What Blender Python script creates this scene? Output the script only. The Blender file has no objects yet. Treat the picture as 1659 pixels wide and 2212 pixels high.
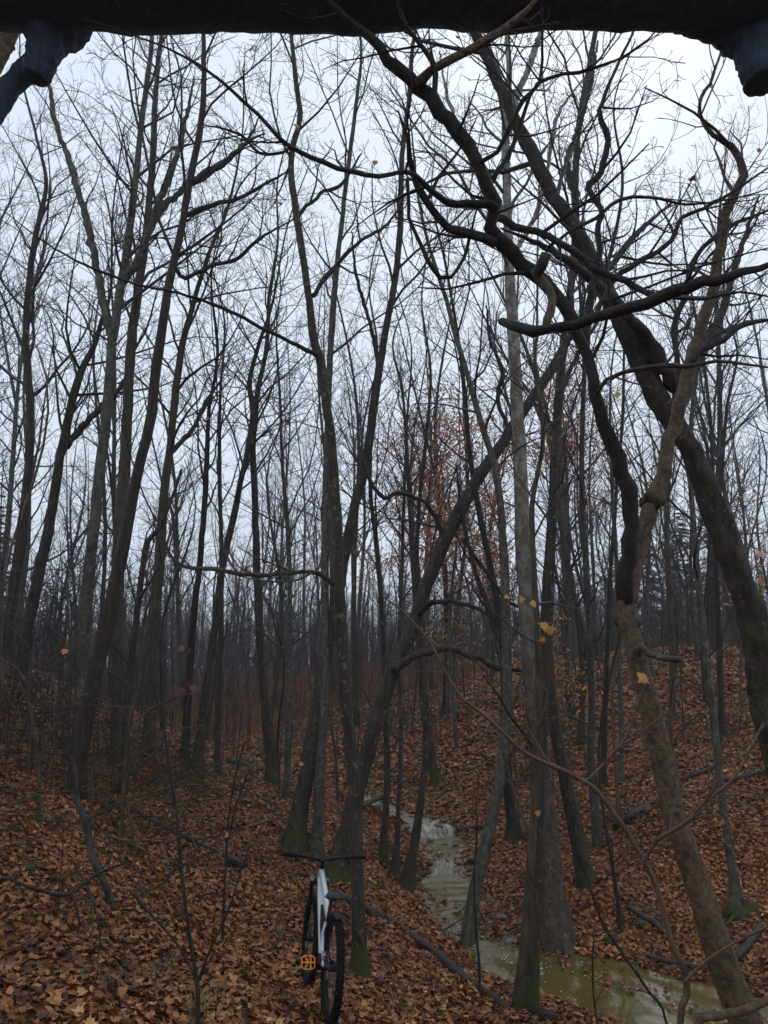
import bpy, math, random
import numpy as np
from mathutils import Vector, Matrix

# ------------------------------------------------------------------ camera
PITCH = math.radians(12.0)
FOC = 1662.0                      # focal length in units of a 1659 x 2212 frame
SC = bpy.context.scene
cam_d = bpy.data.cameras.new('camera')
cam = bpy.data.objects.new('camera', cam_d)
SC.collection.objects.link(cam)
cam.location = (0, 0, 0)
cam.rotation_euler = (math.pi / 2 + PITCH, 0, 0)
cam_d.sensor_fit = 'VERTICAL'
cam_d.sensor_height = 36.0
cam_d.sensor_width = 27.0
cam_d.lens = 36.0 * FOC / 2212.0
cam_d.clip_start = 0.05
cam_d.clip_end = 2000
SC.camera = cam

# ------------------------------------------------------------------ overcast sky, soft sun, exposure
SUN_EL, SUN_AZ = math.radians(48), math.radians(20)
world = bpy.data.worlds.new('World')
SC.world = world
world.use_nodes = True
wn, wl = world.node_tree.nodes, world.node_tree.links
wn.clear()
sky = wn.new('ShaderNodeTexSky')
sky.sky_type = 'NISHITA'
sky.sun_disc = False
sky.sun_elevation = SUN_EL
sky.sun_rotation = SUN_AZ
sky.dust_density = 4.0
mixw = wn.new('ShaderNodeMix')
mixw.data_type = 'RGBA'
mixw.inputs[0].default_value = 0.93
mixw.inputs[7].default_value = (8.2, 9.2, 10.6, 1)      # even cloud cover
wl.new(sky.outputs[0], mixw.inputs[6])
bg = wn.new('ShaderNodeBackground')
bg.inputs[1].default_value = 0.1
wl.new(mixw.outputs[2], bg.inputs[0])
wo = wn.new('ShaderNodeOutputWorld')
wl.new(bg.outputs[0], wo.inputs[0])
sun_d = bpy.data.lights.new('sun', 'SUN')
sun_d.energy = 0.5
sun_d.angle = math.radians(60)
sun_d.color = (1, .97, .92)
sun = bpy.data.objects.new('sun', sun_d)
SC.collection.objects.link(sun)
sun.rotation_euler = (math.pi / 2 - SUN_EL, 0, math.pi - SUN_AZ)
vs = SC.view_settings
vs.view_transform = 'Standard'
vs.look = 'None'
vs.exposure = 0.0
vs.gamma = 1.0
vs.use_curve_mapping = False
SC.cycles.max_bounces = 6
SC.cycles.diffuse_bounces = 3
SC.cycles.volume_bounces = 1

# ------------------------------------------------------------------ helpers
COL = SC.collection
CP, SP = math.cos(PITCH), math.sin(PITCH)


def ray(px, py):
    X, V = (px - 829.5) / FOC, (1106 - py) / FOC
    return (X, CP - V * SP, SP + V * CP)


def at(px, py, D):
    """world point seen at (px, py) that stands D metres ahead (world y)"""
    d = ray(px, py)
    t = D / d[1]
    return (d[0] * t, D, d[2] * t)


def wid(px, py, w, D):
    """metres of a width w in frame units at that point"""
    d = ray(px, py)
    return w * (D / d[1]) / FOC


def link(ob, parent=None):
    COL.objects.link(ob)
    if parent is not None:
        ob.parent = parent
    return ob


def empty(name, loc, label=None, cat=None, group=None, rot=(0, 0, 0)):
    o = bpy.data.objects.new(name, None)
    o.empty_display_size = .1
    o.location = loc
    o.rotation_euler = rot
    if label:
        o['label'] = label
    if cat:
        o['category'] = cat
    if group:
        o['group'] = group
    return link(o)


def tag(o, label=None, cat=None, group=None, kind=None):
    for k, v in (('label', label), ('category', cat), ('group', group), ('kind', kind)):
        if v:
            o[k] = v
    return o


def mesh_np(name, verts, faces_flat, starts, totals, mat, smooth=True):
    me = bpy.data.meshes.new(name)
    me.vertices.add(len(verts))
    me.vertices.foreach_set('co', np.asarray(verts, np.float32).ravel())
    me.loops.add(len(faces_flat))
    me.loops.foreach_set('vertex_index', np.asarray(faces_flat, np.int32))
    me.polygons.add(len(starts))
    me.polygons.foreach_set('loop_start', np.asarray(starts, np.int32))
    me.polygons.foreach_set('loop_total', np.asarray(totals, np.int32))
    if smooth:
        me.polygons.foreach_set('use_smooth', np.ones(len(starts), bool))
    me.update(calc_edges=True)
    if mat:
        me.materials.append(mat)
    return me


class MB:
    """collects tubes, boxes and loose polygons, builds ONE mesh"""

    def __init__(self):
        self.t = {}
        self.v, self.f = [], []

    def tube(self, pts, radii, sides=6, bump=0.0, seed=0):
        self.t.setdefault((len(pts), sides), []).append((pts, radii, bump, seed))

    def poly(self, verts, faces):
        o = len(self.v)
        self.v += [tuple(v) for v in verts]
        self.f += [[i + o for i in fc] for fc in faces]

    def box(self, c, s, M=None):
        x, y, z = s[0] / 2, s[1] / 2, s[2] / 2
        vv = [Vector((a * x, b * y, g * z)) for a in (-1, 1) for b in (-1, 1) for g in (-1, 1)]
        if M is not None:
            vv = [M @ v for v in vv]
        vv = [v + Vector(c) for v in vv]
        self.poly(vv, [(0, 1, 3, 2), (4, 6, 7, 5), (0, 4, 5, 1), (2, 3, 7, 6), (0, 2, 6, 4), (1, 5, 7, 3)])

    def torus(self, c, R, r, n=40, m=8, ax='x', sq=1.0):
        vs_, fs = [], []
        for i in range(n):
            a = 2 * math.pi * i / n
            for j in range(m):
                b = 2 * math.pi * j / m
                rr = R + r * math.cos(b)
                vs_.append((c[0] + r * sq * math.sin(b), c[1] + rr * math.cos(a), c[2] + rr * math.sin(a)))
        for i in range(n):
            for j in range(m):
                fs.append((i * m + j, i * m + (j + 1) % m, ((i + 1) % n) * m + (j + 1) % m, ((i + 1) % n) * m + j))
        self.poly(vs_, fs)

    def build(self, name, mat, parent=None, origin=(0, 0, 0), smooth=True):
        V, F, S, T = [], [], [], []
        vo = lo = 0
        for (n, k), items in self.t.items():
            P = np.array([i[0] for i in items], np.float64)
            R = np.array([i[1] for i in items], np.float64)
            m = len(items)
            tg = np.empty_like(P)
            tg[:, 1:-1] = P[:, 2:] - P[:, :-2]
            tg[:, 0] = P[:, 1] - P[:, 0]
            tg[:, -1] = P[:, -1] - P[:, -2]
            tg /= np.linalg.norm(tg, axis=2, keepdims=True) + 1e-9
            md = P[:, -1] - P[:, 0]
            md /= np.linalg.norm(md, axis=1, keepdims=True) + 1e-9
            ref = np.where(np.abs(md[:, 2:3]) > .8, np.array([[1., .13, 0]]), np.array([[0.1, .05, 1.]]))
            ref = ref[:, None, :].repeat(n, 1)
            u = ref - (ref * tg).sum(2, keepdims=True) * tg
            u /= np.linalg.norm(u, axis=2, keepdims=True) + 1e-9
            w = np.cross(tg, u)
            a = np.arange(k) * 2 * math.pi / k
            rad = R[:, :, None].repeat(k, 2)
            B = np.array([i[2] for i in items])
            if B.max() > 0:
                sd = np.array([i[3] for i in items], float)
                ii = np.arange(n)[None, :, None]
                aa = a[None, None, :]
                s_ = sd[:, None, None]
                nz = (np.sin(aa * 2 + s_ * 1.7 + ii * .37) + .7 * np.sin(aa * 3 - s_ * 2.3 + ii * .61)
                      + .8 * np.sin(ii * 1.31 + s_ * 3.1 + aa) + .5 * np.sin(aa * 5 + ii * .9 + s_))
                if k >= 18:
                    nz = nz + .9 * np.sin(aa * 7 + 1.3 * np.sin(ii * .21 + s_)) * np.sin(ii * .17 + aa * 2 + s_ * 2) + .6 * np.sin(aa * 11 + ii * .05)
                hf = np.random.default_rng(int(sd[0]) + n).normal(0, 1, rad.shape)
                rad = rad * (1 + B[:, None, None] * (nz * .5 + hf * .3))
            ring = P[:, :, None, :] + rad[..., None] * (np.cos(a)[None, None, :, None] * u[:, :, None, :]
                                                       + np.sin(a)[None, None, :, None] * w[:, :, None, :])
            V.append(ring.reshape(-1, 3))
            base = vo + (np.arange(m) * n * k)[:, None, None]
            i = np.arange(n - 1)[None, :, None] * k
            j = np.arange(k)[None, None, :]
            j2 = (np.arange(k)[None, None, :] + 1) % k
            q = np.stack([base + i + j, base + i + j2, base + i + k + j2, base + i + k + j], -1).reshape(-1)
            nf = m * (n - 1) * k
            F.append(q)
            S.append(lo + np.arange(nf) * 4)
            T.append(np.full(nf, 4))
            lo += nf * 4
            vo += m * n * k
        if self.f:
            V.append(np.array(self.v, float))
            fl = [x + vo for fc in self.f for x in fc]
            tt = [len(fc) for fc in self.f]
            F.append(np.array(fl))
            S.append(lo + np.concatenate([[0], np.cumsum(tt)[:-1]]))
            T.append(np.array(tt))
        if not V:
            return None
        Vv = np.concatenate(V) - np.array(origin)[None, :]
        me = mesh_np(name, Vv, np.concatenate(F), np.concatenate(S), np.concatenate(T), mat, smooth)
        return link(bpy.data.objects.new(name, me), parent)


def catmull(pts, step, vals=None):
    """smooth resample of a 3-D polyline, with per-point values carried along"""
    P = np.array(pts, float)
    Vv = np.array(vals, float)
    out, ov = [], []
    n = len(P)
    for i in range(n - 1):
        p0, p1, p2, p3 = P[max(i - 1, 0)], P[i], P[i + 1], P[min(i + 2, n - 1)]
        L = np.linalg.norm(p2 - p1)
        k = max(1, int(round(L / step)))
        for j in range(k):
            t = j / k
            out.append(.5 * (2 * p1 + (p2 - p0) * t + (2 * p0 - 5 * p1 + 4 * p2 - p3) * t * t + (3 * p1 - p0 - 3 * p2 + p3) * t ** 3))
            ov.append(Vv[i] * (1 - t) + Vv[i + 1] * t)
    out.append(P[-1])
    ov.append(Vv[-1])
    return np.array(out), np.array(ov)


# ------------------------------------------------------------------ materials
def nmat(name):
    m = bpy.data.materials.new(name)
    m.use_nodes = True
    nt = m.node_tree
    b = nt.nodes['Principled BSDF']
    return m, nt.nodes, nt.links, b


def N(nodes, typ, **kw):
    n = nodes.new(typ)
    for k, v in kw.items():
        setattr(n, k, v)
    return n


def ramp(nodes, stops, interp='LINEAR'):
    r = nodes.new('ShaderNodeValToRGB')
    r.color_ramp.interpolation = interp
    els = r.color_ramp.elements
    while len(els) < len(stops):
        els.new(.5)
    for e, (p, c) in zip(els, stops):
        e.position = p
        e.color = (*c, 1) if len(c) == 3 else c
    return r


def noise(nodes, links, coord, scale, detail=4, rough=.6, mapping=None):
    n = nodes.new('ShaderNodeTexNoise')
    n.inputs['Scale'].default_value = scale
    n.inputs['Detail'].default_value = detail
    n.inputs['Roughness'].default_value = rough
    if mapping:
        mp = nodes.new('ShaderNodeMapping')
        mp.inputs['Scale'].default_value = mapping
        links.new(coord, mp.inputs['Vector'])
        coord = mp.outputs[0]
    links.new(coord, n.inputs['Vector'])
    return n


def mixc(nodes, links, fac, a, b):
    m = nodes.new('ShaderNodeMix')
    m.data_type = 'RGBA'
    for sock, v in ((m.inputs[0], fac), (m.inputs[6], a), (m.inputs[7], b)):
        if hasattr(v, 'is_output'):
            links.new(v, sock)
        elif isinstance(v, (int, float)):
            sock.default_value = v
        else:
            sock.default_value = (*v, 1)
    return m.outputs[2]


def math_(nodes, links, op, a, b=None, clamp=False):
    m = nodes.new('ShaderNodeMath')
    m.operation = op
    m.use_clamp = clamp
    for sock, v in ((m.inputs[0], a), (m.inputs[1], b)):
        if v is None:
            continue
        if hasattr(v, 'is_output'):
            links.new(v, sock)
        else:
            sock.default_value = v
    return m.outputs[0]


def bark(name, dark, light, moss=0.0, moss_h=1.5, lichen=0.0, vert=.18, scale=22, bump=.6, rough=.75, bands=0.0, pale=None, pale_h=6.0, stain=0.0):
    m, n, l, b = nmat(name)
    tc = n.new('ShaderNodeTexCoord').outputs['Object']
    oi = n.new('ShaderNodeObjectInfo')
    off = n.new('ShaderNodeVectorMath')
    off.operation = 'ADD'
    l.new(tc, off.inputs[0])
    sc_ = n.new('ShaderNodeVectorMath')
    sc_.operation = 'SCALE'
    sc_.inputs[0].default_value = (7.1, 3.7, 5.3)
    l.new(oi.outputs['Random'], sc_.inputs['Scale'])
    l.new(sc_.outputs[0], off.inputs[1])
    co = off.outputs[0]
    big = noise(n, l, co, 3.0, 3)
    fine = noise(n, l, co, scale, 5, .65, (1, 1, vert))
    fac = math_(n, l, 'ADD', math_(n, l, 'MULTIPLY', fine.outputs[0], .75), math_(n, l, 'MULTIPLY', big.outputs[0], .25))
    r = ramp(n, [(.38, dark), (.52, tuple(.5 * (a + c) for a, c in zip(dark, light))), (.64, light)])
    l.new(fac, r.inputs[0])
    col = r.outputs[0]
    hgt = fine.outputs[0]
    sep = n.new('ShaderNodeSeparateXYZ')
    l.new(tc, sep.inputs[0])
    if bands:
        bn = noise(n, l, co, 11, 5, .75, (.5, .5, 2.0))
        br = ramp(n, [(.55, (0, 0, 0)), (.66, (1, 1, 1))])
        l.new(bn.outputs[0], br.inputs[0])
        col = mixc(n, l, math_(n, l, 'MULTIPLY', br.outputs[0], bands), col, tuple(c * .45 for c in dark))
    if pale:
        pn = noise(n, l, co, 9, 4, .6, (1, 1, .6))
        pr = ramp(n, [(.40, (.16, .11, .08)), (.47, (.20, .20, .15)), (.53, pale), (.75, tuple(min(1, c * 1.15) for c in pale))], 'CONSTANT')
        l.new(pn.outputs[0], pr.inputs[0])
        zz = math_(n, l, 'ADD', sep.outputs[2], math_(n, l, 'MULTIPLY', big.outputs[0], 3.0))
        pm = n.new('ShaderNodeMapRange')
        pm.inputs[1].default_value = pale_h
        pm.inputs[2].default_value = pale_h + 4
        l.new(zz, pm.inputs[0])
        col = mixc(n, l, pm.outputs[0], col, pr.outputs[0])
    if lichen:
        ln = noise(n, l, co, 14, 5, .7)
        lr = ramp(n, [(.62 - .14 * lichen, (0, 0, 0)), (.68 - .12 * lichen, (1, 1, 1))])
        l.new(ln.outputs[0], lr.inputs[0])
        col = mixc(n, l, math_(n, l, 'MULTIPLY', lr.outputs[0], .8), col, (.135, .15, .115))
    if moss:
        mn = noise(n, l, co, 6, 5, .65)
        mr = n.new('ShaderNodeMapRange')
        mr.inputs[1].default_value = moss_h
        mr.inputs[2].default_value = 0.0
        mr.inputs[3].default_value = -.22
        mr.inputs[4].default_value = .13
        l.new(sep.outputs[2], mr.inputs[0])
        ms = math_(n, l, 'ADD', mn.outputs[0], mr.outputs[0])
        msr = ramp(n, [(.52, (0, 0, 0)), (.60, (1, 1, 1))])
        l.new(ms, msr.inputs[0])
        mfn = noise(n, l, co, 60, 3)
        mcol = mixc(n, l, mfn.outputs[0], (.012, .018, .003), (.080, .092, .014))
        col = mixc(n, l, math_(n, l, 'MULTIPLY', msr.outputs[0], moss), col, mcol)
    l.new(col, b.inputs['Base Color'])
    b.inputs['Roughness'].default_value = rough
    b.inputs['Specular IOR Level'].default_value = .35
    bp = n.new('ShaderNodeBump')
    bp.inputs['Strength'].default_value = bump
    bp.inputs['Distance'].default_value = .03
    l.new(hgt, bp.inputs['Height'])
    l.new(bp.outputs[0], b.inputs['Normal'])
    return m


def plain(name, col, rough=.5, metal=0.0, var=.25, scale=40, spec=.5, bump=0.0):
    m, n, l, b = nmat(name)
    tc = n.new('ShaderNodeTexCoord').outputs['Object']
    nz = noise(n, l, tc, scale, 4)
    c = mixc(n, l, nz.outputs[0], tuple(x * (1 - var) for x in col), tuple(min(1, x * (1 + var)) for x in col))
    l.new(c, b.inputs['Base Color'])
    b.inputs['Roughness'].default_value = rough
    b.inputs['Metallic'].default_value = metal
    b.inputs['Specular IOR Level'].default_value = spec
    if bump:
        bp = n.new('ShaderNodeBump')
        bp.inputs['Strength'].default_value = bump
        bp.inputs['Distance'].default_value = .01
        l.new(nz.outputs[0], bp.inputs['Height'])
        l.new(bp.outputs[0], b.inputs['Normal'])
    return m


LEAF_STOPS = [(0.0, (.030, .011, .006)), (.15, (.090, .030, .011)), (.32, (.175, .058, .016)), (.5, (.26, .092, .023)),
              (.66, (.32, .130, .036)), (.8, (.29, .120, .054)), (.92, (.41, .19, .058)), (1.0, (.52, .30, .11))]


def leaf_mat(name, source):
    m, n, l, b = nmat(name)
    if source == 'instancer':
        a = N(n, 'ShaderNodeAttribute', attribute_type='INSTANCER', attribute_name='tone')
        fac = a.outputs['Fac']
    else:
        fac = n.new('ShaderNodeObjectInfo').outputs['Random']
    tc = n.new('ShaderNodeTexCoord').outputs['Object']
    nz = noise(n, l, tc, 35, 4)
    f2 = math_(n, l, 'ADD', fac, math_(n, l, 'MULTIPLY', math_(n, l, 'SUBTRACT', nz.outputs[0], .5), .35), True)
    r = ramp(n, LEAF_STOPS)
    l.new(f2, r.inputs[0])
    l.new(r.outputs[0], b.inputs['Base Color'])
    b.inputs['Roughness'].default_value = .45
    b.inputs['Specular IOR Level'].default_value = .28
    return m


M = {}
M['brown'] = bark('bark_brown', (.014, .010, .007), (.072, .050, .035), moss=.5, moss_h=.9)
M['grey'] = bark('bark_grey', (.018, .015, .012), (.085, .070, .056), lichen=.25, moss=.5, moss_h=.7)
M['dark'] = bark('bark_dark', (.008, .006, .005), (.040, .030, .024), moss=.4, moss_h=.6)
M['olive'] = bark('bark_olive', (.026, .020, .012), (.100, .078, .048), lichen=.2, moss=.5, moss_h=2.0)
M['mossy'] = bark('bark_mossy', (.008, .006, .004), (.050, .033, .021), moss=.85, moss_h=11.0, lichen=.1)
M['mossbase'] = bark('bark_moss_base', (.014, .011, .007), (.068, .052, .037), moss=.9, moss_h=1.5, lichen=.3)
M['lichen'] = bark('bark_lichen', (.026, .023, .018), (.110, .098, .076), lichen=.65, moss=.5, moss_h=1.0)
M['tan'] = bark('bark_tan', (.040, .026, .015), (.160, .110, .066), bands=.6, scale=26, vert=.8, lichen=.08, moss=.3, moss_h=2.2)
M['syc'] = bark('bark_sycamore', (.030, .019, .013), (.120, .083, .062), pale=(.27, .27, .245), pale_h=4.2, lichen=.3, vert=.5, scale=16, bump=.9)
M['redbark'] = bark('bark_reddish', (.012, .008, .006), (.068, .044, .033), vert=.06, scale=34, bump=1.0)
M['shrub'] = bark('bark_shrub', (.050, .027, .015), (.135, .080, .046), bump=.2, rough=.5)
M['twig'] = plain('twig_bark', (.022, .018, .016), .6, scale=12)
M['twigpale'] = plain('twig_pale_bark', (.07, .06, .045), .6, scale=12)
M['log'] = bark('log_bark_glare_blue', (.018, .030, .049), (.046, .068, .100), scale=18, bump=1.0)  # dark bark with the blue cast of lens glare put into its colour
M['deadlog'] = bark('dead_log_bark', (.009, .007, .006), (.046, .036, .029), moss=.0, rough=.5)
M['leafobj'] = leaf_mat('fallen_leaf_single', 'object')
M['leafinst'] = leaf_mat('fallen_leaf_litter', 'instancer')
M['yellow'] = plain('leaf_yellow', (.46, .25, .055), .5, scale=30)
M['orange'] = plain('leaf_orange', (.44, .155, .045), .5, scale=30)
M['deadleaf'] = plain('leaf_dead_red', (.085, .026, .016), .5, scale=30)
M['stone'] = plain('creek_stone_wet', (.105, .095, .082), .35, scale=9, var=.5, bump=.6)
M['moss'] = plain('moss_green', (.030, .044, .010), .9, scale=50, var=.5, bump=.8)
M['needles'] = plain('hemlock_needles', (.045, .062, .042), .7, scale=3, var=.4)
M['grass'] = plain('grass_dull', (.085, .095, .03), .6, scale=5, var=.4)


def ground_mat():
    m, n, l, b = nmat('leaf_covered_ground')
    tc = n.new('ShaderNodeTexCoord').outputs['Object']
    wrp = noise(n, l, tc, 9, 3)
    add = n.new('ShaderNodeVectorMath')
    add.operation = 'MULTIPLY_ADD'
    add.inputs[1].default_value = (.08, .08, .08)
    l.new(wrp.outputs['Color'], add.inputs[0])
    l.new(tc, add.inputs[2])
    vo = n.new('ShaderNodeTexVoronoi')
    vo.inputs['Scale'].default_value = 11
    l.new(add.outputs[0], vo.inputs['Vector'])
    sp = n.new('ShaderNodeSeparateColor')
    l.new(vo.outputs['Color'], sp.inputs[0])
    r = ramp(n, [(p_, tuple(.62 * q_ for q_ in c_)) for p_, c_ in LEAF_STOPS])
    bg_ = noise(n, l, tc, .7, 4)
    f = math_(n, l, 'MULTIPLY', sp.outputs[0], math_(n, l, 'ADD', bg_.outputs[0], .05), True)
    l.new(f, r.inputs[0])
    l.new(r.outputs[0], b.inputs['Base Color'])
    b.inputs['Roughness'].default_value = .85
    b.inputs['Specular IOR Level'].default_value = .05
    bp = n.new('ShaderNodeBump')
    bp.inputs['Strength'].default_value = .8
    bp.inputs['Distance'].default_value = .05
    l.new(vo.outputs['Distance'], bp.inputs['Height'])
    l.new(bp.outputs[0], b.inputs['Normal'])
    return m


def water_mat():
    m, n, l, b = nmat('creek_water_murky')
    tc = n.new('ShaderNodeTexCoord').outputs['Object']
    at_ = N(n, 'ShaderNodeAttribute', attribute_name='rush')
    fl = N(n, 'ShaderNodeAttribute', attribute_name='flow')
    nz = noise(n, l, tc, 2.2, 4, .55)
    silt = mixc(n, l, nz.outputs[0], (.080, .060, .014), (.150, .114, .034))
    grey = mixc(n, l, nz.outputs[0], (.10, .086, .052), (.17, .15, .10))
    rk = n.new('ShaderNodeMapRange')
    rk.inputs[1].default_value = .05
    rk.inputs[2].default_value = .45
    l.new(at_.outputs['Fac'], rk.inputs[0])
    col = mixc(n, l, rk.outputs[0], silt, grey)
    st = noise(n, l, fl.outputs['Vector'], 1.0, 6, .68, (1.6, 13, 1))
    big = noise(n, l, tc, 5, 3)
    ff = math_(n, l, 'ADD', math_(n, l, 'MULTIPLY', at_.outputs['Fac'], .34), math_(n, l, 'MULTIPLY', math_(n, l, 'SUBTRACT', big.outputs[0], .5), .5))
    ff = math_(n, l, 'ADD', ff, math_(n, l, 'SUBTRACT', st.outputs[0], .42))
    fr = ramp(n, [(.26, (0, 0, 0)), (.52, (1, 1, 1))])
    l.new(ff, fr.inputs[0])
    col = mixc(n, l, math_(n, l, 'MULTIPLY', fr.outputs[0], rk.outputs[0]), col, (.44, .43, .38))
    l.new(col, b.inputs['Base Color'])
    rr = n.new('ShaderNodeMapRange')
    rr.inputs[3].default_value = .04
    rr.inputs[4].default_value = .30
    l.new(at_.outputs['Fac'], rr.inputs[0])
    l.new(rr.outputs[0], b.inputs['Roughness'])
    b.inputs['IOR'].default_value = 1.33
    b.inputs['Coat Weight'].default_value = .15
    b.inputs['Coat Roughness'].default_value = .03
    bp = n.new('ShaderNodeBump')
    l.new(math_(n, l, 'ADD', math_(n, l, 'MULTIPLY', at_.outputs['Fac'], .6), .035), bp.inputs['Strength'])
    bp.inputs['Distance'].default_value = .05
    rp = noise(n, l, tc, 9, 3)
    l.new(math_(n, l, 'ADD', rp.outputs[0], st.outputs[0]), bp.inputs['Height'])
    l.new(bp.outputs[0], b.inputs['Normal'])
    return m


M['ground'] = ground_mat()
M['water'] = water_mat()
M['foam'] = plain('foam_white', (.62, .61, .56), .6)

# ------------------------------------------------------------------ terrain: a wooded ravine, camera at z = 0
CREEK = np.array([  # x, y, water level, half width, rush
    (14, 3, -3.78, 1.2, 0), (8, 6, -3.73, 1.1, 0), (5.5, 7.9, -3.71, 1.05, 0), (3.97, 9.05, -3.7, .95, 0), (3.27, 9.80, -3.7, .9, 0),
    (2.37, 10.5, -3.695, .85, 0), (1.75, 11.2, -3.69, .7, .05), (1.3, 11.9, -3.66, .32, .3), (1.0, 12.8, -3.54, .40, .3),
    (1.0, 13.6, -3.51, .52, .12), (1.05, 14.3, -3.49, .48, .2), (1.15, 14.75, -3.45, .38, .55), (1.2, 15.1, -3.33, .34, .65), (1.16, 15.7, -3.30, .45, .25),
    (1.1, 16.4, -3.27, .62, .12), (1.0, 16.75, -3.22, .55, .7), (.92, 17.0, -3.05, .45, .9), (.5, 17.7, -3.02, .36, .3), (.15, 18.3, -2.99, .32, .35),
    (-.16, 18.8, -2.88, .28, .5), (-.8, 20.25, -2.83, .2, .3), (-1.3, 21.2, -2.78, .12, .3), (-3, 24, -2.75, .05, .3), (-8, 32, -2.9, .05, .3), (-18, 45, -3.2, .05, .2),
    (-40, 70, -3.6, .05, .2)], float)


def creek_info(x, y):
    """signed distance (left bank negative), water level, half width"""
    x = np.asarray(x, float)
    y = np.asarray(y, float)
    best = np.full(x.shape, 1e9)
    sg = np.zeros(x.shape)
    zc = np.zeros(x.shape)
    hw = np.zeros(x.shape)
    for a, b in zip(CREEK[:-1], CREEK[1:]):
        dx, dy = b[0] - a[0], b[1] - a[1]
        L2 = dx * dx + dy * dy
        t = np.clip(((x - a[0]) * dx + (y - a[1]) * dy) / L2, 0, 1)
        qx, qy = a[0] + t * dx - x, a[1] + t * dy - y
        d = np.hypot(qx, qy)
        cr = dx * (y - a[1]) - dy * (x - a[0])          # > 0 : left of the flow-up direction
        m = d < best
        best = np.where(m, d, best)
        sg = np.where(m, np.where(cr > 0, -1, 1), sg)
        zc = np.where(m, a[2] + t * (b[2] - a[2]), zc)
        hw = np.where(m, a[3] + t * (b[3] - a[3]), hw)
    # away from the water the level is blended over all near stretches, so the slopes have no steps
    num, den, nhw = np.zeros(x.shape), np.zeros(x.shape), np.zeros(x.shape)
    for a, b in zip(CREEK[:-1], CREEK[1:]):
        dx, dy = b[0] - a[0], b[1] - a[1]
        t = np.clip(((x - a[0]) * dx + (y - a[1]) * dy) / (dx * dx + dy * dy), 0, 1)
        d = np.hypot(a[0] + t * dx - x, a[1] + t * dy - y)
        w = np.exp(-(d - best) / (.04 + .16 * best)) * math.hypot(dx, dy)
        num += w * (a[2] + t * (b[2] - a[2]))
        nhw += w * (a[3] + t * (b[3] - a[3]))
        den += w
    k = np.clip((best - .8) / 1.2, 0, 1)
    return best * sg, zc * (1 - k) + k * num / den, hw * (1 - k) + k * nhw / den


LN = ([0, .6, 1.6, 2.6, 3.5, 4.8, 6.6, 8.5, 12, 20, 60, 200], [0, .30, .52, .85, 1.0, 1.35, 1.8, 2.1, 2.5, 3.2, 6, 12])
LF = ([0, .6, 1.6, 2.6, 3.5, 4.8, 6.6, 8.2, 12, 20, 60, 200], [0, .30, .62, .85, 1.15, 1.80, 2.6, 3.4, 4.4, 5.2, 8, 14])
RT = ([0, .4, 1.2, 2.5, 5.0, 9, 13, 20, 40, 80, 200], [0, .12, .28, .62, 1.55, 2.7, 3.45, 3.9, 4.0, 4.2, 6])


def height(x, y):
    x = np.asarray(x, float)
    y = np.asarray(y, float)
    s, zc, hw = creek_info(x, y)
    wob = .22 * np.sin(x * 2.1 + y * 1.3) + .15 * np.sin(y * 3.4 - x * 1.7)
    d = np.abs(s) - hw - wob * np.clip(np.abs(s), 0, 1) * .5
    dd = np.clip(d, 0, None)
    k = np.clip((y - 6) / 5, 0, 1)
    left = np.interp(dd, *LN) * (1 - k) + np.interp(dd, *LF) * k
    right = np.interp(dd, *RT)
    off = np.where(s < 0, left, right)
    bed = -.22 * np.clip(-d / .35, 0, 1)
    bump = (.05 * np.sin(x * 1.9 + 1.1) * np.sin(y * 1.6) + .035 * np.sin(x * 4.3 + y * 2.9) + .025 * np.sin(y * 5.7 - x * 3.1 + 2)
            + .018 * np.sin(x * 9.1 - y * 7.7)) * np.clip(dd / .8, 0, 1)
    roll = .35 * np.sin(x * .21 + 2) * np.sin(y * .17) * np.clip((dd - 4) / 10, 0, 1)
    return zc + off + bed + bump + roll


def h1(x, y):
    return float(height(np.array([x]), np.array([y]))[0])


_DS = np.concatenate([np.arange(2.5, 30, .04), np.arange(30, 110, .25)])


def hit(px, py):
    """ground point seen at (px, py)"""
    d = ray(px, py)
    xs, zs = d[0] / d[1] * _DS, d[2] / d[1] * _DS
    below = zs < height(xs, _DS)
    if not below.any():
        return None
    i = int(np.argmax(below))
    D = _DS[i]
    return (d[0] / d[1] * D, float(D), h1(d[0] / d[1] * D, D))


def ground_axis(fine0, fine1, step, lo, hi, grow=1.12):
    a = list(np.arange(fine0, fine1, step))
    s, v = step, a[-1]
    while v < hi:
        s *= grow
        v += s
        a.append(v)
    s, v = step, a[0]
    while v > lo:
        s *= grow
        v -= s
        a.insert(0, v)
    return np.array(a)


gx = ground_axis(-8, 10, .12, -260, 260)
gy = ground_axis(3, 24, .12, -60, 420)
GX, GY = np.meshgrid(gx, gy)
GZ = height(GX.ravel(), GY.ravel())
nx, ny = len(gx), len(gy)
gv = np.stack([GX.ravel(), GY.ravel(), GZ], 1)
ii, jj = np.meshgrid(np.arange(ny - 1), np.arange(nx - 1), indexing='ij')
b0 = (ii * nx + jj).ravel()
gf = np.stack([b0, b0 + 1, b0 + nx + 1, b0 + nx], 1)
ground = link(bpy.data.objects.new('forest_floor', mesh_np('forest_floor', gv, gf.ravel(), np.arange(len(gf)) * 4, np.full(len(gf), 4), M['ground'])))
tag(ground, 'ravine floor and slopes covered in wet brown leaves', kind='structure')


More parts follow.
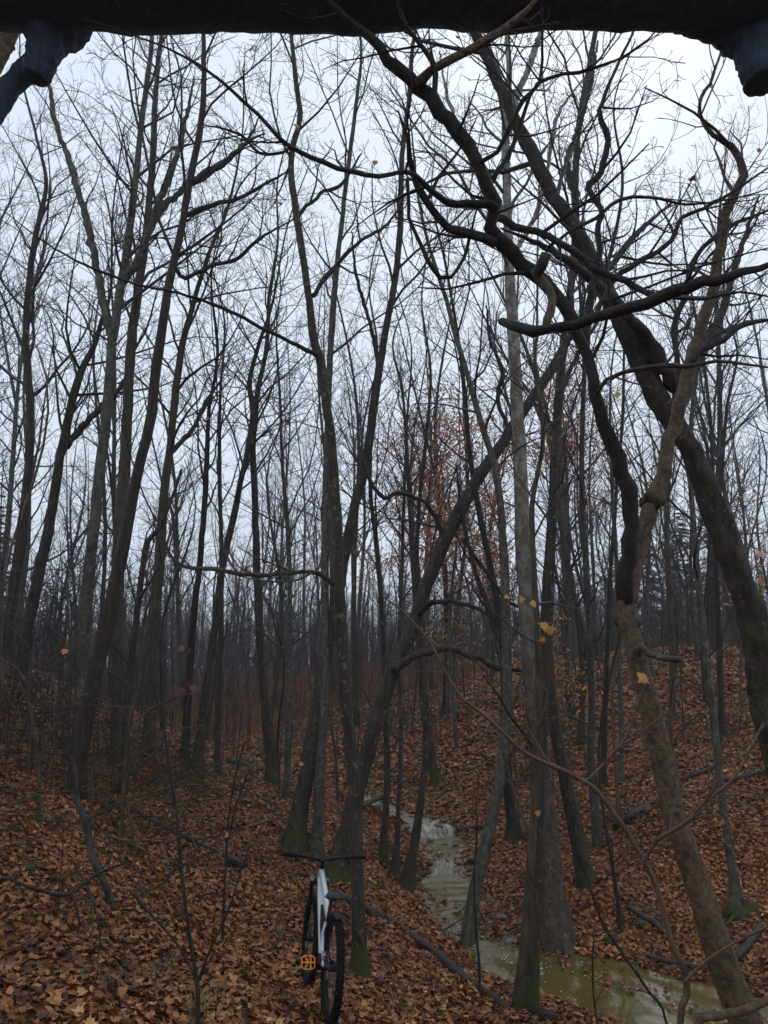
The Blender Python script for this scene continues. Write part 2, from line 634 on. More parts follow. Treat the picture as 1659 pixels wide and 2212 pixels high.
def build_water():
    pts, vals = catmull(np.c_[CREEK[:, :2], np.zeros(len(CREEK))], .07, CREEK[:, 2:])
    # catmull weights the carried values linearly, so levels match the terrain
    tg = np.gradient(pts[:, :2], axis=0)
    tg /= np.linalg.norm(tg, axis=1, keepdims=True) + 1e-9
    nr = np.c_[-tg[:, 1], tg[:, 0]]
    us = np.linspace(-1, 1, 25)
    rng = np.random.default_rng(4)
    V, RU, FL = [], [], []
    for i in range(len(pts)):
        w = vals[i, 1] + min(.45, vals[i, 1] * .9)
        for u in us:
            x, y = pts[i, 0] + nr[i, 0] * u * w, pts[i, 1] + nr[i, 1] * u * w
            r = vals[i, 2]
            z = vals[i, 0] + .0 + r * .035 * math.sin(i * 1.3 + u * 5) + r * .03 * rng.normal() + .006 * math.sin(x * 9 + y * 7)
            V.append((x, y, z))
            RU.append(r)
            FL.append((i * .1, u * w, 0))
    n, m = len(pts), len(us)
    a, c = np.meshgrid(np.arange(n - 1), np.arange(m - 1), indexing='ij')
    b_ = (a * m + c).ravel()
    f = np.stack([b_, b_ + m, b_ + m + 1, b_ + 1], 1)
    me = mesh_np('creek_water', V, f.ravel(), np.arange(len(f)) * 4, np.full(len(f), 4), M['water'])
    at_ = me.attributes.new('rush', 'FLOAT', 'POINT')
    at_.data.foreach_set('value', np.array(RU, np.float32))
    at_ = me.attributes.new('flow', 'FLOAT_VECTOR', 'POINT')
    at_.data.foreach_set('vector', np.array(FL, np.float32).ravel())
    o = link(bpy.data.objects.new('creek_water', me))
    tag(o, 'muddy olive creek running down the ravine over small cascades', kind='structure')


build_water()

# ------------------------------------------------------------------ growing branches
def nrm(v):
    L = math.sqrt(v[0] * v[0] + v[1] * v[1] + v[2] * v[2]) + 1e-9
    return (v[0] / L, v[1] / L, v[2] / L)


def tilt(d, ang, az):
    a = (0, 0, 1) if abs(d[2]) < .9 else (1, 0, 0)
    u = nrm((d[1] * a[2] - d[2] * a[1], d[2] * a[0] - d[0] * a[2], d[0] * a[1] - d[1] * a[0]))
    w = (d[1] * u[2] - d[2] * u[1], d[2] * u[0] - d[0] * u[2], d[0] * u[1] - d[1] * u[0])
    c, s = math.cos(ang), math.sin(ang)
    ca, sa = math.cos(az) * s, math.sin(az) * s
    return (d[0] * c + u[0] * ca + w[0] * sa, d[1] * c + u[1] * ca + w[1] * sa, d[2] * c + u[2] * ca + w[2] * sa)


def grow(mb, rng, p, d, L, r, lev, minr=.0035, up=.06, wig=.16, sp=(.13, .2, .32, .5), tips=None):
    n = 3 if lev <= 0 else (4 if L < 1.5 else (6 if L < 4 else 9))
    st = L / n
    pts, dirs = [p], [d]
    for _ in range(n):
        d = nrm((d[0] + rng.gauss(0, wig), d[1] + rng.gauss(0, wig), d[2] + rng.gauss(0, wig) + up))
        p = (p[0] + d[0] * st, p[1] + d[1] * st, p[2] + d[2] * st)
        pts.append(p)
        dirs.append(d)
    e = max(minr * .7, r * .3)
    rad = [r + (e - r) * i / n for i in range(n + 1)]
    mb.tube(pts, rad, 3 if r < .012 else (5 if r < .05 else 7))
    if tips is not None and lev <= 0:
        tips.append((pts[-1], d))
    if lev > 0:
        nk = max(2, int(L / sp[lev]))
        az = rng.uniform(0, 6.28)
        for k in range(nk):
            t = .18 + .82 * (k + rng.random() * .8) / nk
            f = min(t, .999) * n
            i = int(f)
            q = f - i
            a, b_ = pts[i], pts[i + 1]
            pp = (a[0] + (b_[0] - a[0]) * q, a[1] + (b_[1] - a[1]) * q, a[2] + (b_[2] - a[2]) * q)
            az += 2.4 + rng.uniform(-.5, .5)
            dd = tilt(dirs[i + 1], rng.uniform(.5, 1.05), az)
            grow(mb, rng, pp, dd, L * rng.uniform(.3, .58) * (1.12 - .55 * t), max(minr, (r + (e - r) * t) * .58), lev - 1, minr, up, wig * 1.1, sp, tips)


def limbs(mb, rng, P, R, n, t0, t1, Lr, lev, ang=(.5, 1.0), minr=.0035, up=.07, tips=None, rk=.45, sp=(.10, .15, .25, .40)):
    """n limbs along a sampled stem P (arrays), between fractions t0..t1"""
    m = len(P) - 1
    az = rng.uniform(0, 6.28)
    for k in range(n):
        t = t0 + (t1 - t0) * (k + rng.random()) / n
        f = min(t, .999) * m
        i = int(f)
        q = f - i
        pp = P[i] * (1 - q) + P[i + 1] * q
        rr = R[i] * (1 - q) + R[i + 1] * q
        d = nrm(tuple(P[i + 1] - P[i]))
        az += 2.4 + rng.uniform(-.6, .6)
        L = rng.uniform(*Lr) * (1.15 - .5 * (t - t0) / max(.01, t1 - t0))
        r = max(minr, min(rr * rk, .013 * L + .004))
        grow(mb, rng, tuple(pp), tilt(d, rng.uniform(*ang), az), L, r, lev, minr, up, .15, sp, tips)


TREES = {}


def blob(c, s, seed, n=10, m=7):
    r = random.Random(seed)
    ph = [r.uniform(0, 6.28) for _ in range(6)]
    V, F = [], []
    for i in range(m + 1):
        th = math.pi * i / m
        for j in range(n):
            a = 2 * math.pi * j / n
            k = 1 + .18 * math.sin(2 * a + ph[0] + 2 * th) + .14 * math.sin(3 * a + ph[1] - th) + .10 * math.sin(5 * a + ph[2]) + r.uniform(-.06, .06)
            V.append((c[0] + s[0] * k * math.sin(th) * math.cos(a), c[1] + s[1] * k * math.sin(th) * math.sin(a), c[2] + s[2] * k * math.cos(th)))
    for i in range(m):
        for j in range(n):
            F.append((i * n + j, (i + 1) * n + j, (i + 1) * n + (j + 1) % n, i * n + (j + 1) % n))
    return V, F




def traced_tree(name, label, pts, mat, D=None, lean=0.0, group=None, cat='tree', seed=1, sides=10, flare=.6, top=5.0, n=14, t0=.35, Lr=(1.5, 3.5), lev=3,
                branches=(), tmat='twig', bump=.10, minr=.004, low=0, cut=False, ang=(.5, 1.0), slim_k=1.0):
    """A tree whose stem follows the traced (x, y, width) points at its own distance D; lean = metres it leans away per metre of climb."""
    rng = random.Random(seed)
    if D is None:
        g = hit(pts[0][0], pts[0][1])
        D = g[1]
    z0 = None
    P3, R3 = [], []
    for (px, py, w) in pts:
        q = at(px, py, D)
        if z0 is None:
            z0 = q[2]
        Dk = D + lean * (q[2] - z0)
        q = at(px, py, Dk)
        P3.append(q)
        R3.append(wid(px, py, w, Dk) / 2 * slim_k * (.76 + .16 * min(1, max(0, (py - 500) / 900))))
    # bring the foot down to the ground
    b = P3[0]
    gz = h1(b[0], b[1])
    dirv = nrm(tuple(np.array(P3[1]) - np.array(P3[0])))
    if b[2] > gz + .05:
        dz = b[2] - gz
        kx = dirv[0] / max(.4, dirv[2]) * .6
        nx_, ny_ = b[0] - kx * dz, b[1]
        P3.insert(0, (nx_, ny_, h1(nx_, ny_) - .12))
        R3.insert(0, R3[0] * 1.08)
    else:
        P3[0] = (b[0], b[1], min(b[2], gz) - .10)
    base = (P3[0][0], P3[0][1], h1(P3[0][0], P3[0][1]))
    if top > 0 and not cut:
        a, c = np.array(P3[-2]), np.array(P3[-1])
        d = (c - a) / np.linalg.norm(c - a)
        d = np.array(nrm((d[0] * .7, d[1] * .7, d[2] + .35)))
        P3.append(tuple(c + d * top * .5 + np.array([rng.uniform(-.3, .3), 0, 0])))
        R3.append(R3[-1] * .6)
        P3.append(tuple(c + d * top + np.array([rng.uniform(-.5, .5), rng.uniform(-.4, .4), 0])))
        R3.append(.012)
    P, R = catmull(P3, .22 if D > 9 else .10, R3)
    P[1:-1] += np.random.default_rng(seed).normal(0, 1, P[1:-1].shape) * R[1:-1, None] * (.06 if D > 9 else .035)
    hgt = P[:, 2] - base[2]
    R = R * (1 + flare * np.exp(-np.clip(hgt, 0, None) / .16) + .25 * flare * np.exp(-np.clip(hgt, 0, None) / .5))
    root = empty(name, base, label, cat, group)
    tr = MB()
    if cut:
        P = np.vstack([P, P[-1] + (P[-1] - P[-2]) * .15])
        R = np.append(R, R[-1] * .15)
    tr.tube([tuple(p) for p in P], list(R), sides, bump, seed)
    if flare > .3:                                     # root toes
        for k in range(5):
            a = k * 1.256 + rng.uniform(-.4, .4)
            r0 = R[min(2, len(R) - 1)] * rng.uniform(.55, 1.1)
            L = r0 * rng.uniform(2.2, 3.6)
            q0 = (base[0] + math.cos(a) * r0 * .4, base[1] + math.sin(a) * r0 * .4, base[2] + r0 * .75)
            x1, y1 = base[0] + math.cos(a) * L * .55, base[1] + math.sin(a) * L * .55
            x2, y2 = base[0] + math.cos(a) * L, base[1] + math.sin(a) * L
            tr.tube([q0, (x1, y1, h1(x1, y1) + r0 * .08), (x2, y2, h1(x2, y2) - .04)], [r0 * .45, r0 * .30, r0 * .06], 8, .1, k)
    tr.build('trunk', mat, root, base)
    cr = MB()
    if n:
        limbs(cr, rng, P, R, int(n * 1.5), t0, 1.0, (Lr[0] * 1.1, Lr[1] * 1.2), lev, ang, minr)
    if low:
        limbs(cr, rng, P, R, low, .12, t0, (.5, 1.6), 2, (.8, 1.4), minr, .02)
    cr.build('crown', M[tmat], root, base)
    for bi, br in enumerate(branches):
        bm = MB()
        bp, dd = br['p'], br.get('dd', 0.0)
        k_ = br.get('k', 8)
        off0 = br.get('d0', 0.0)
        Q, W = [], []
        for i, (px, py, w) in enumerate(bp):
            Dk = D + off0 + dd * i / (len(bp) - 1) + lean * (at(px, py, D)[2] - z0)
            Q.append(at(px, py, Dk))
            W.append(wid(px, py, w, Dk) / 2)
        Pb, Rb = catmull(Q, .09, W)
        jit = np.random.default_rng(seed * 31 + bi).normal(0, 1, Pb.shape) * Rb[:, None] * .22
        jit[0] = 0
        Pb = Pb + jit
        if not br.get('stub') and k_ > 0:
            Rb = Rb * np.interp(np.linspace(0, 1, len(Rb)), [0, .7, 1], [1, 1, .45])
        Pb = np.vstack([Pb[0] - (Pb[1] - Pb[0]) * .2, Pb])
        Rb = np.concatenate([[.002], Rb])
        if br.get('stub'):
            Pb = np.vstack([Pb, Pb[-1] + (Pb[-1] - Pb[-2]) * .1])
            Rb = np.append(Rb, Rb[-1] * .2)
        bm.tube([tuple(p) for p in Pb], list(Rb), 10 if max(Rb) > .02 else 5, .2, bi + seed)
        k = br.get('k', 8)
        if k:
            limbs(bm, rng, Pb, Rb, k, br.get('t0', .15), 1.0, br.get('L', (.3, 1.0)), br.get('lev', 2), (.5, 1.15), .0028, br.get('up', .05), rk=.6, sp=(.1, .13, .2, .3))
        bm.build('branch', br.get('mat', mat), root, base)
    TREES.setdefault(name, []).append((root, base, D))
    root['_D'] = D
    return root


# ------------------------------------------------------------------ the traced trees (x, y, width in a 1659 x 2212 frame)
# knobby tan maple in the right foreground, forking at chest height
knob = traced_tree('maple_tree', 'tan barked maple with mossy knob, leaning from lower right corner and forking above', [
    (1625, 2260, 84), (1580, 2130, 74), (1530, 1980, 68), (1490, 1860, 62), (1455, 1750, 58), (1430, 1640, 56), (1408, 1550, 54), (1388, 1470, 50),
    (1372, 1400, 48), (1356, 1345, 50), (1352, 1290, 46), (1352, 1250, 44)], M['tan'], D=5.6, slim_k=.92, seed=3, sides=22, n=0, top=0, flare=.3, cut=True, bump=.07, branches=[
    dict(p=[(1352, 1300, 38), (1350, 1262, 42), (1358, 1205, 35), (1364, 1140, 33), (1362, 1085, 32), (1345, 1020, 31), (1322, 960, 30), (1300, 905, 29), (1285, 850, 28), (1262, 745, 27),
            (1230, 690, 27), (1195, 635, 28), (1150, 592, 30), (1105, 553, 30), (1072, 520, 30), (1058, 490, 30), (1072, 445, 30), (1058, 405, 30), (1028, 345, 30), (990, 290, 31),
            (950, 240, 32), (905, 185, 33), (860, 145, 30), (800, 85, 27), (745, 40, 25), (690, -15, 22), (640, -70, 18)], dd=-1.4, mat=M['dark'], k=9, t0=.3, L=(.4, 1.0)),
    dict(p=[(1356, 1300, 34), (1364, 1258, 36), (1382, 1180, 34), (1396, 1130, 33), (1402, 1100, 36), (1410, 1078, 46), (1420, 1050, 36), (1436, 1000, 32), (1448, 950, 31), (1462, 900, 30), (1480, 835, 31), (1500, 770, 27), (1515, 710, 26),
            (1534, 640, 25), (1550, 560, 23), (1566, 470, 21), (1590, 410, 18), (1606, 380, 16), (1592, 330, 15), (1560, 305, 12), (1525, 275, 11), (1510, 225, 9), (1540, 165, 9), (1560, 100, 8), (1580, 40, 6)], dd=.3, k=9, t0=.45, L=(.4, 1.1)),
    dict(p=[(1082, 693, 16), (1110, 708, 24), (1150, 718, 24), (1190, 710, 22), (1245, 700, 22), (1315, 680, 23), (1395, 655, 24), (1455, 630, 26), (1520, 612, 25), (1580, 596, 24), (1640, 580, 23), (1720, 550, 22)],
         d0=-1.1, dd=-.7, mat=M['dark'], k=4, L=(.3, .7), lev=1),
    dict(p=[(1180, 708, 18), (1192, 670, 20), (1196, 645, 20), (1185, 620, 20), (1162, 600, 22), (1152, 582, 22)], d0=-1.15, dd=.1, mat=M['olive'], k=0),
    dict(p=[(1158, 592, 18), (1172, 575, 22), (1182, 552, 22)], d0=-1.1, dd=-.1, mat=M['olive'], k=0, stub=True),
    dict(p=[(1070, 525, 22), (1010, 505, 18), (965, 492, 17), (930, 450, 15), (900, 400, 14), (885, 340, 12), (878, 290, 11), (860, 240, 9)], d0=-.8, dd=-.5, mat=M['dark'], k=7, L=(.3, .8)),
    dict(p=[(1070, 450, 20), (1030, 440, 16), (985, 442, 16), (960, 435, 15), (930, 412, 13), (900, 380, 11), (860, 372, 9), (820, 380, 10), (760, 372, 10), (700, 352, 10), (650, 330, 9), (605, 300, 9), (560, 250, 8), (500, 195, 8), (430, 140, 7), (360, 105, 6), (270, 70, 5), (180, 40, 4)],
         d0=-.9, dd=-1.0, mat=M['dark'], k=8, L=(.3, .9)),
    dict(p=[(905, 180, 24), (930, 155, 18), (990, 115, 17), (1050, 88, 17), (1100, 55, 16), (1140, 20, 15), (1190, -40, 13)], d0=-1.2, dd=-.3, k=3, L=(.3, .6)),
    dict(p=[(935, 225, 12), (938, 160, 12), (920, 110, 11), (880, 60, 10), (860, 10, 9), (845, -50, 7)], d0=-1.2, dd=-.3, mat=M['dark'], k=3),
    dict(p=[(1078, 470, 18), (1110, 485, 18), (1160, 500, 17), (1210, 525, 16), (1260, 560, 15), (1300, 590, 15), (1350, 605, 13), (1400, 635, 12), (1440, 640, 9), (1520, 645, 9), (1600, 630, 8), (1690, 650, 7)], d0=-.6, dd=-.6, mat=M['dark'], k=8, L=(.4, 1.2)),
    dict(p=[(1250, 720, 14), (1280, 690, 12), (1305, 640, 12), (1330, 600, 12), (1390, 560, 11), (1450, 520, 10), (1475, 470, 9), (1540, 440, 8), (1620, 390, 7), (1690, 340, 6)], d0=-.4, dd=.6, mat=M['dark'], k=10, L=(.5, 1.5)),
    dict(p=[(1288, 850, 10), (1310, 820, 10), (1345, 803, 10), (1430, 790, 10), (1480, 792, 9), (1545, 782, 9), (1610, 786, 9), (1690, 795, 8)], d0=-.5, dd=-.5, mat=M['grey'], k=3, L=(.3, .6), lev=1),
    dict(p=[(1040, 350, 12), (1075, 330, 10), (1100, 270, 10), (1130, 215, 9), (1165, 180, 8), (1172, 100, 7), (1170, 20, 6), (1165, -40, 5)], d0=-1.0, dd=-.3, mat=M['dark'], k=5, L=(.3, .9)),
    dict(p=[(1065, 385, 12), (1110, 310, 10), (1135, 240, 9), (1160, 180, 8), (1250, 155, 7), (1330, 130, 6), (1400, 85, 6), (1440, 40, 5)], d0=-1.0, dd=-.2, mat=M['dark'], k=6, L=(.4, 1.0)),
    dict(p=[(1478, 838, 14), (1462, 770, 12), (1455, 705, 12), (1480, 640, 12), (1500, 560, 10), (1560, 500, 10), (1620, 470, 9), (1700, 440, 8)], d0=.2, dd=.6, mat=M['dark'], k=8, L=(.5, 1.2)),
    dict(p=[(1496, 780, 14), (1520, 755, 14), (1560, 735, 13), (1610, 700, 13), (1690, 690, 11)], d0=0, dd=.3, mat=M['dark'], k=4),
    dict(p=[(1372, 1410, 24), (1386, 1395, 14), (1400, 1412, 13), (1430, 1420, 13), (1468, 1424, 12)], d0=-.1, dd=-.15, mat=M['olive'], k=0, stub=True),
    dict(p=[(880, 390, 9), (885, 470, 10), (905, 520, 9), (925, 560, 9), (950, 600, 10), (975, 600, 9), (1000, 560, 8), (1018, 500, 8), (1030, 450, 8)], d0=-1.0, dd=.2, mat=M['dark'], k=4, L=(.2, .5)),
    dict(p=[(1180, 540, 9), (1230, 500, 8), (1290, 470, 8), (1340, 430, 8), (1400, 425, 7), (1480, 440, 6), (1580, 430, 5), (1680, 400, 4)], d0=-.7, dd=.2, mat=M['dark'], k=7, L=(.4, 1.0)),
    dict(p=[(1264, 748, 20), (1268, 700, 17), (1276, 640, 15), (1295, 560, 13), (1290, 500, 13), (1298, 450, 13), (1270, 410, 15), (1298, 370, 13), (1312, 300, 12), (1296, 240, 10), (1330, 150, 8), (1372, 60, 7), (1400, -20, 6)], d0=-.42, dd=.4, mat=M['dark'], k=7, L=(.4, 1.1)),
])

# the mossy burl on its right arm
def burl(px, py, w, D, seed):
    c = at(px, py, D)
    r = wid(px, py, w, D) / 2
    V, F = blob((0, 0, 0), (r, r * .9, r * .85), seed, 20, 14)
    m = MB()
    m.poly(V, F)
    o = m.build('burl', M['mossy'], knob)
    o.location = Vector(c) - knob.location


burl(1410, 1080, 46, 5.62, 77)
burl(1358, 1342, 46, 5.62, 78)


mossy_lean = traced_tree('leaning_tree', 'big moss covered trunk leaning in from the right edge towards upper centre', [
    (1775, 1960, 86), (1730, 1800, 82), (1665, 1560, 78), (1640, 1400, 74), (1605, 1270, 70), (1560, 1150, 66), (1530, 1070, 64), (1495, 980, 62), (1450, 905, 60), (1405, 830, 56), (1365, 745, 54),
    (1320, 650, 52), (1275, 560, 50), (1240, 490, 46), (1190, 415, 42), (1150, 335, 40), (1115, 265, 37), (1080, 185, 34), (1045, 105, 31), (1015, 40, 28)],
    M['mossy'], D=8.6, slim_k=.9, seed=11, sides=22, n=9, t0=.5, top=4, Lr=(1.2, 2.6), bump=.18, branches=[
    dict(p=[(1482, 860, 44), (1440, 800, 34), (1400, 735, 28), (1350, 672, 24), (1290, 610, 20), (1220, 560, 17), (1150, 520, 14), (1080, 495, 11)], dd=-.8, k=5, mat=M['mossy']),
    dict(p=[(1470, 870, 24), (1500, 800, 22), (1540, 720, 19), (1570, 640, 15), (1600, 540, 12), (1640, 420, 9)], dd=1.0, k=8, L=(.5, 1.4), mat=M['dark']),
    dict(p=[(1300, 600, 18), (1330, 560, 14), (1380, 500, 11), (1450, 440, 9)], dd=1.0, k=7, L=(.5, 1.4), mat=M['dark'])])

center_lean = traced_tree('leaning_tree', 'mossy tree behind the bicycle leaning right across the ravine', [
    (722, 1905, 50), (736, 1840, 44), (752, 1785, 40), (775, 1690, 36), (800, 1600, 34), (828, 1510, 36), (850, 1445, 36), (885, 1370, 33), (912, 1290, 33), (935, 1230, 33), (965, 1160, 33), (1000, 1090, 32),
    (1045, 1015, 31), (1090, 950, 29), (1140, 875, 27), (1190, 800, 26), (1225, 735, 22), (1260, 680, 18), (1300, 600, 14), (1330, 500, 11), (1345, 380, 8)], M['mossbase'], seed=21, sides=12, n=12, t0=.55, top=3, Lr=(.8, 2.0), branches=[
    dict(p=[(850, 1448, 26), (880, 1425, 17), (925, 1407, 15), (970, 1402, 15), (1015, 1415, 14), (1060, 1435, 15), (1090, 1445, 14), (1145, 1450, 10)], d0=-.1, dd=-.3, mat=M['mossbase'], k=4, L=(.3, .8)),
    dict(p=[(905, 1330, 13), (925, 1305, 11), (965, 1298, 9), (1000, 1305, 9), (1040, 1320, 8), (1080, 1345, 6)], d0=-.1, dd=-.5, mat=M['dark'], k=6, L=(.3, .9)),
    dict(p=[(965, 1170, 12), (935, 1110, 10), (910, 1080, 9), (860, 1065, 10), (830, 1075, 9), (800, 1040, 8), (780, 990, 7)], dd=-.4, mat=M['dark'], k=6, L=(.4, 1.2)),
    dict(p=[(1000, 1165, 9), (1050, 1235, 8), (1090, 1290, 10), (1135, 1320, 7)], dd=-.4, mat=M['dark'], k=5, L=(.4, 1.0)),
    dict(p=[(1100, 930, 10), (1075, 860, 9), (1085, 800, 9), (1060, 740, 8), (1050, 660, 6)], dd=.4, mat=M['dark'], k=6, L=(.4, 1.0))])

bike_tree = traced_tree('maple_tree', 'straight grey trunk with mossy foot that the bicycle leans against', [
    (778, 2112, 38), (776, 2050, 33), (774, 1960, 32), (770, 1840, 30), (766, 1720, 30), (756, 1600, 29), (745, 1500, 29), (738, 1400, 29), (733, 1280, 28), (728, 1150, 27), (722, 1050, 26), (716, 960, 25), (706, 880, 25),
    (695, 790, 24), (678, 735, 23), (668, 650, 21), (655, 560, 20), (640, 460, 19), (628, 370, 18), (634, 310, 17), (648, 255, 15), (640, 180, 14), (630, 90, 12), (622, 20, 10)],
    M['mossbase'], seed=31, sides=12, n=10, t0=.6, top=3.5, Lr=(.8, 2.2), flare=.55, branches=[
    dict(p=[(722, 1262, 12), (690, 1238, 10), (640, 1236, 10), (600, 1240, 10), (545, 1243, 9), (480, 1232, 9), (400, 1225, 8), (365, 1195, 7), (345, 1140, 6)], dd=-.6, mat=M['olive'], k=9, L=(.3, 1.0), lev=2),
    dict(p=[(690, 772, 12), (640, 745, 9), (580, 715, 8), (510, 680, 7), (440, 650, 6), (370, 630, 6), (300, 615, 6), (200, 580, 5), (100, 525, 5), (0, 450, 4)], dd=-1.2, mat=M['dark'], k=6, L=(.3, .8), lev=1),
    dict(p=[(675, 640, 10), (720, 580, 9), (780, 520, 8), (830, 490, 7), (870, 440, 6)], dd=.6, mat=M['dark'], k=5, L=(.4, 1.0)),
    dict(p=[(640, 470, 9), (690, 420, 8), (740, 395, 7), (780, 330, 6)], dd=.5, mat=M['dark'], k=5, L=(.4, 1.0)),
    dict(p=[(640, 300, 9), (610, 330, 7), (560, 330, 7), (520, 290, 6), (440, 270, 5)], dd=-.4, mat=M['dark'], k=6, L=(.4, 1.0))])

traced_tree('maple_tree', 'dark stem with bright moss boot left of the handlebar, bending right higher up', [
    (636, 1828, 46), (645, 1760, 38), (658, 1690, 34), (676, 1580, 32), (690, 1490, 31), (712, 1380, 29), (735, 1250, 27), (752, 1160, 26), (772, 1070, 25), (792, 985, 24), (806, 890, 22), (820, 790, 20), (838, 690, 19), (854, 600, 18), (864, 500, 17),
    (866, 400, 16), (872, 300, 15), (885, 200, 13), (890, 110, 11), (900, 30, 9)], M['mossbase'], seed=41, n=13, t0=.45, top=4, Lr=(1, 2.8), branches=[
    dict(p=[(820, 800, 10), (800, 700, 8), (770, 600, 7), (760, 500, 6)], dd=.4, mat=M['dark'], k=6, L=(.4, 1.2))])

traced_tree('maple_tree', 'straight lichen spotted grey trunk just behind the bicycle tree', [
    (690, 1690, 24), (697, 1560, 22), (702, 1400, 21), (702, 1200, 20), (706, 1000, 19), (712, 800, 17), (722, 640, 16), (738, 480, 14), (756, 330, 12), (772, 200, 10), (780, 100, 8)], M['lichen'], D=13.5, seed=43, n=12, t0=.45, top=4, Lr=(1, 2.6))

# sycamore and its neighbours right of the creek
traced_tree('sycamore_tree', 'thick sycamore with flaking brown base and pale mottled upper trunk beside the pool', [
    (1200, 2030, 92), (1193, 1930, 78), (1183, 1830, 68), (1172, 1720, 60), (1162, 1600, 54), (1152, 1480, 50), (1142, 1360, 47), (1134, 1240, 44), (1128, 1120, 42), (1124, 1000, 40), (1118, 880, 38), (1110, 740, 35), (1102, 600, 32),
    (1096, 450, 29), (1092, 330, 26), (1092, 250, 24), (1100, 170, 20), (1095, 80, 17), (1090, 0, 14)], M['syc'], slim_k=.85, seed=51, sides=20, n=13, t0=.5, top=5, Lr=(1.2, 3.0), bump=.08, flare=.35, tmat='twigpale', branches=[
    dict(p=[(1094, 285, 20), (1112, 220, 16), (1140, 150, 14), (1165, 80, 12), (1180, 10, 9)], dd=.3, k=4, L=(.5, 1.4), mat=M['syc']),
    dict(p=[(1100, 560, 12), (1150, 480, 10), (1180, 380, 9), (1205, 250, 8), (1260, 170, 6)], dd=.8, k=6, L=(.5, 1.4), mat=M['syc']),
    dict(p=[(1100, 470, 12), (1050, 400, 10), (1010, 330, 8), (965, 200, 7), (950, 110, 6)], dd=.8, k=6, L=(.5, 1.4), mat=M['syc'])])

traced_tree('ironwood_tree', 'slim olive twin stem at the near edge of the pool', [
    (1112, 2200, 24), (1124, 2100, 22), (1136, 2010, 22), (1144, 1910, 21), (1150, 1810, 20), (1156, 1700, 20), (1160, 1600, 19), (1164, 1480, 18), (1160, 1350, 15), (1152, 1200, 14), (1150, 1090, 13), (1172, 960, 12), (1166, 860, 11), (1155, 780, 9), (1160, 700, 7)],
    M['olive'], D=8.2, seed=61, n=9, t0=.5, top=2, Lr=(.5, 1.3), flare=.25, low=3)
traced_tree('ironwood_tree', 'dark mossy twin stem standing in the pool margin', [
    (1146, 2165, 38), (1150, 2100, 33), (1155, 2000, 28), (1160, 1900, 26), (1164, 1800, 24), (1170, 1650, 22), (1178, 1500, 20), (1186, 1350, 18), (1192, 1200, 17), (1196, 1050, 15), (1204, 900, 13), (1214, 780, 10)],
    M['mossbase'], D=8.7, seed=62, n=9, t0=.5, top=2, Lr=(.5, 1.3), flare=.2, low=2)
traced_tree('tulip_tree', 'straight dark tree with mossy foot behind the sycamore, running up to the frame top', [
    (1268, 1908, 44), (1250, 1820, 38), (1232, 1735, 34), (1212, 1640, 31), (1194, 1540, 29), (1184, 1430, 28), (1182, 1300, 27), (1190, 1160, 26), (1198, 1020, 25), (1206, 880, 24), (1216, 760, 23), (1232, 640, 22), (1243, 500, 21),
    (1243, 380, 20), (1252, 260, 18), (1272, 150, 16), (1288, 60, 14), (1300, 0, 12)], M['mossbase'], seed=71, n=14, t0=.42, top=5, Lr=(1, 3.0), bump=.08, flare=.15, branches=[
    dict(p=[(1243, 420, 16), (1225, 350, 13), (1250, 280, 12), (1275, 180, 11), (1290, 90, 9)], dd=.6, k=5, L=(.5, 1.4)),
    dict(p=[(1205, 870, 10), (1250, 760, 9), (1300, 680, 7), (1330, 600, 6)], dd=.8, k=6, L=(.5, 1.4))])
traced_tree('beech_tree', 'pale lichen covered trunk rising from the root tangle between stream and pool', [
    (1006, 2050, 34), (1014, 1990, 31), (1026, 1925, 29), (1042, 1860, 28), (1058, 1795, 28), (1074, 1710, 27), (1088, 1620, 26), (1097, 1520, 25), (1094, 1420, 24), (1092, 1330, 22), (1090, 1230, 21), (1082, 1110, 19), (1070, 1010, 18), (1048, 945, 17), (1030, 880, 15),
    (1010, 810, 14), (985, 730, 13), (965, 650, 12), (942, 580, 11), (918, 500, 9), (900, 400, 7)], M['lichen'], seed=81, n=14, t0=.5, top=2.5, Lr=(.8, 2.2), flare=.3, low=3, branches=[
    dict(p=[(1090, 1400, 14), (1060, 1330, 12), (1030, 1240, 10), (1000, 1130, 9), (985, 1000, 8)], dd=.8, k=7, L=(.5, 1.4), mat=M['dark'])])

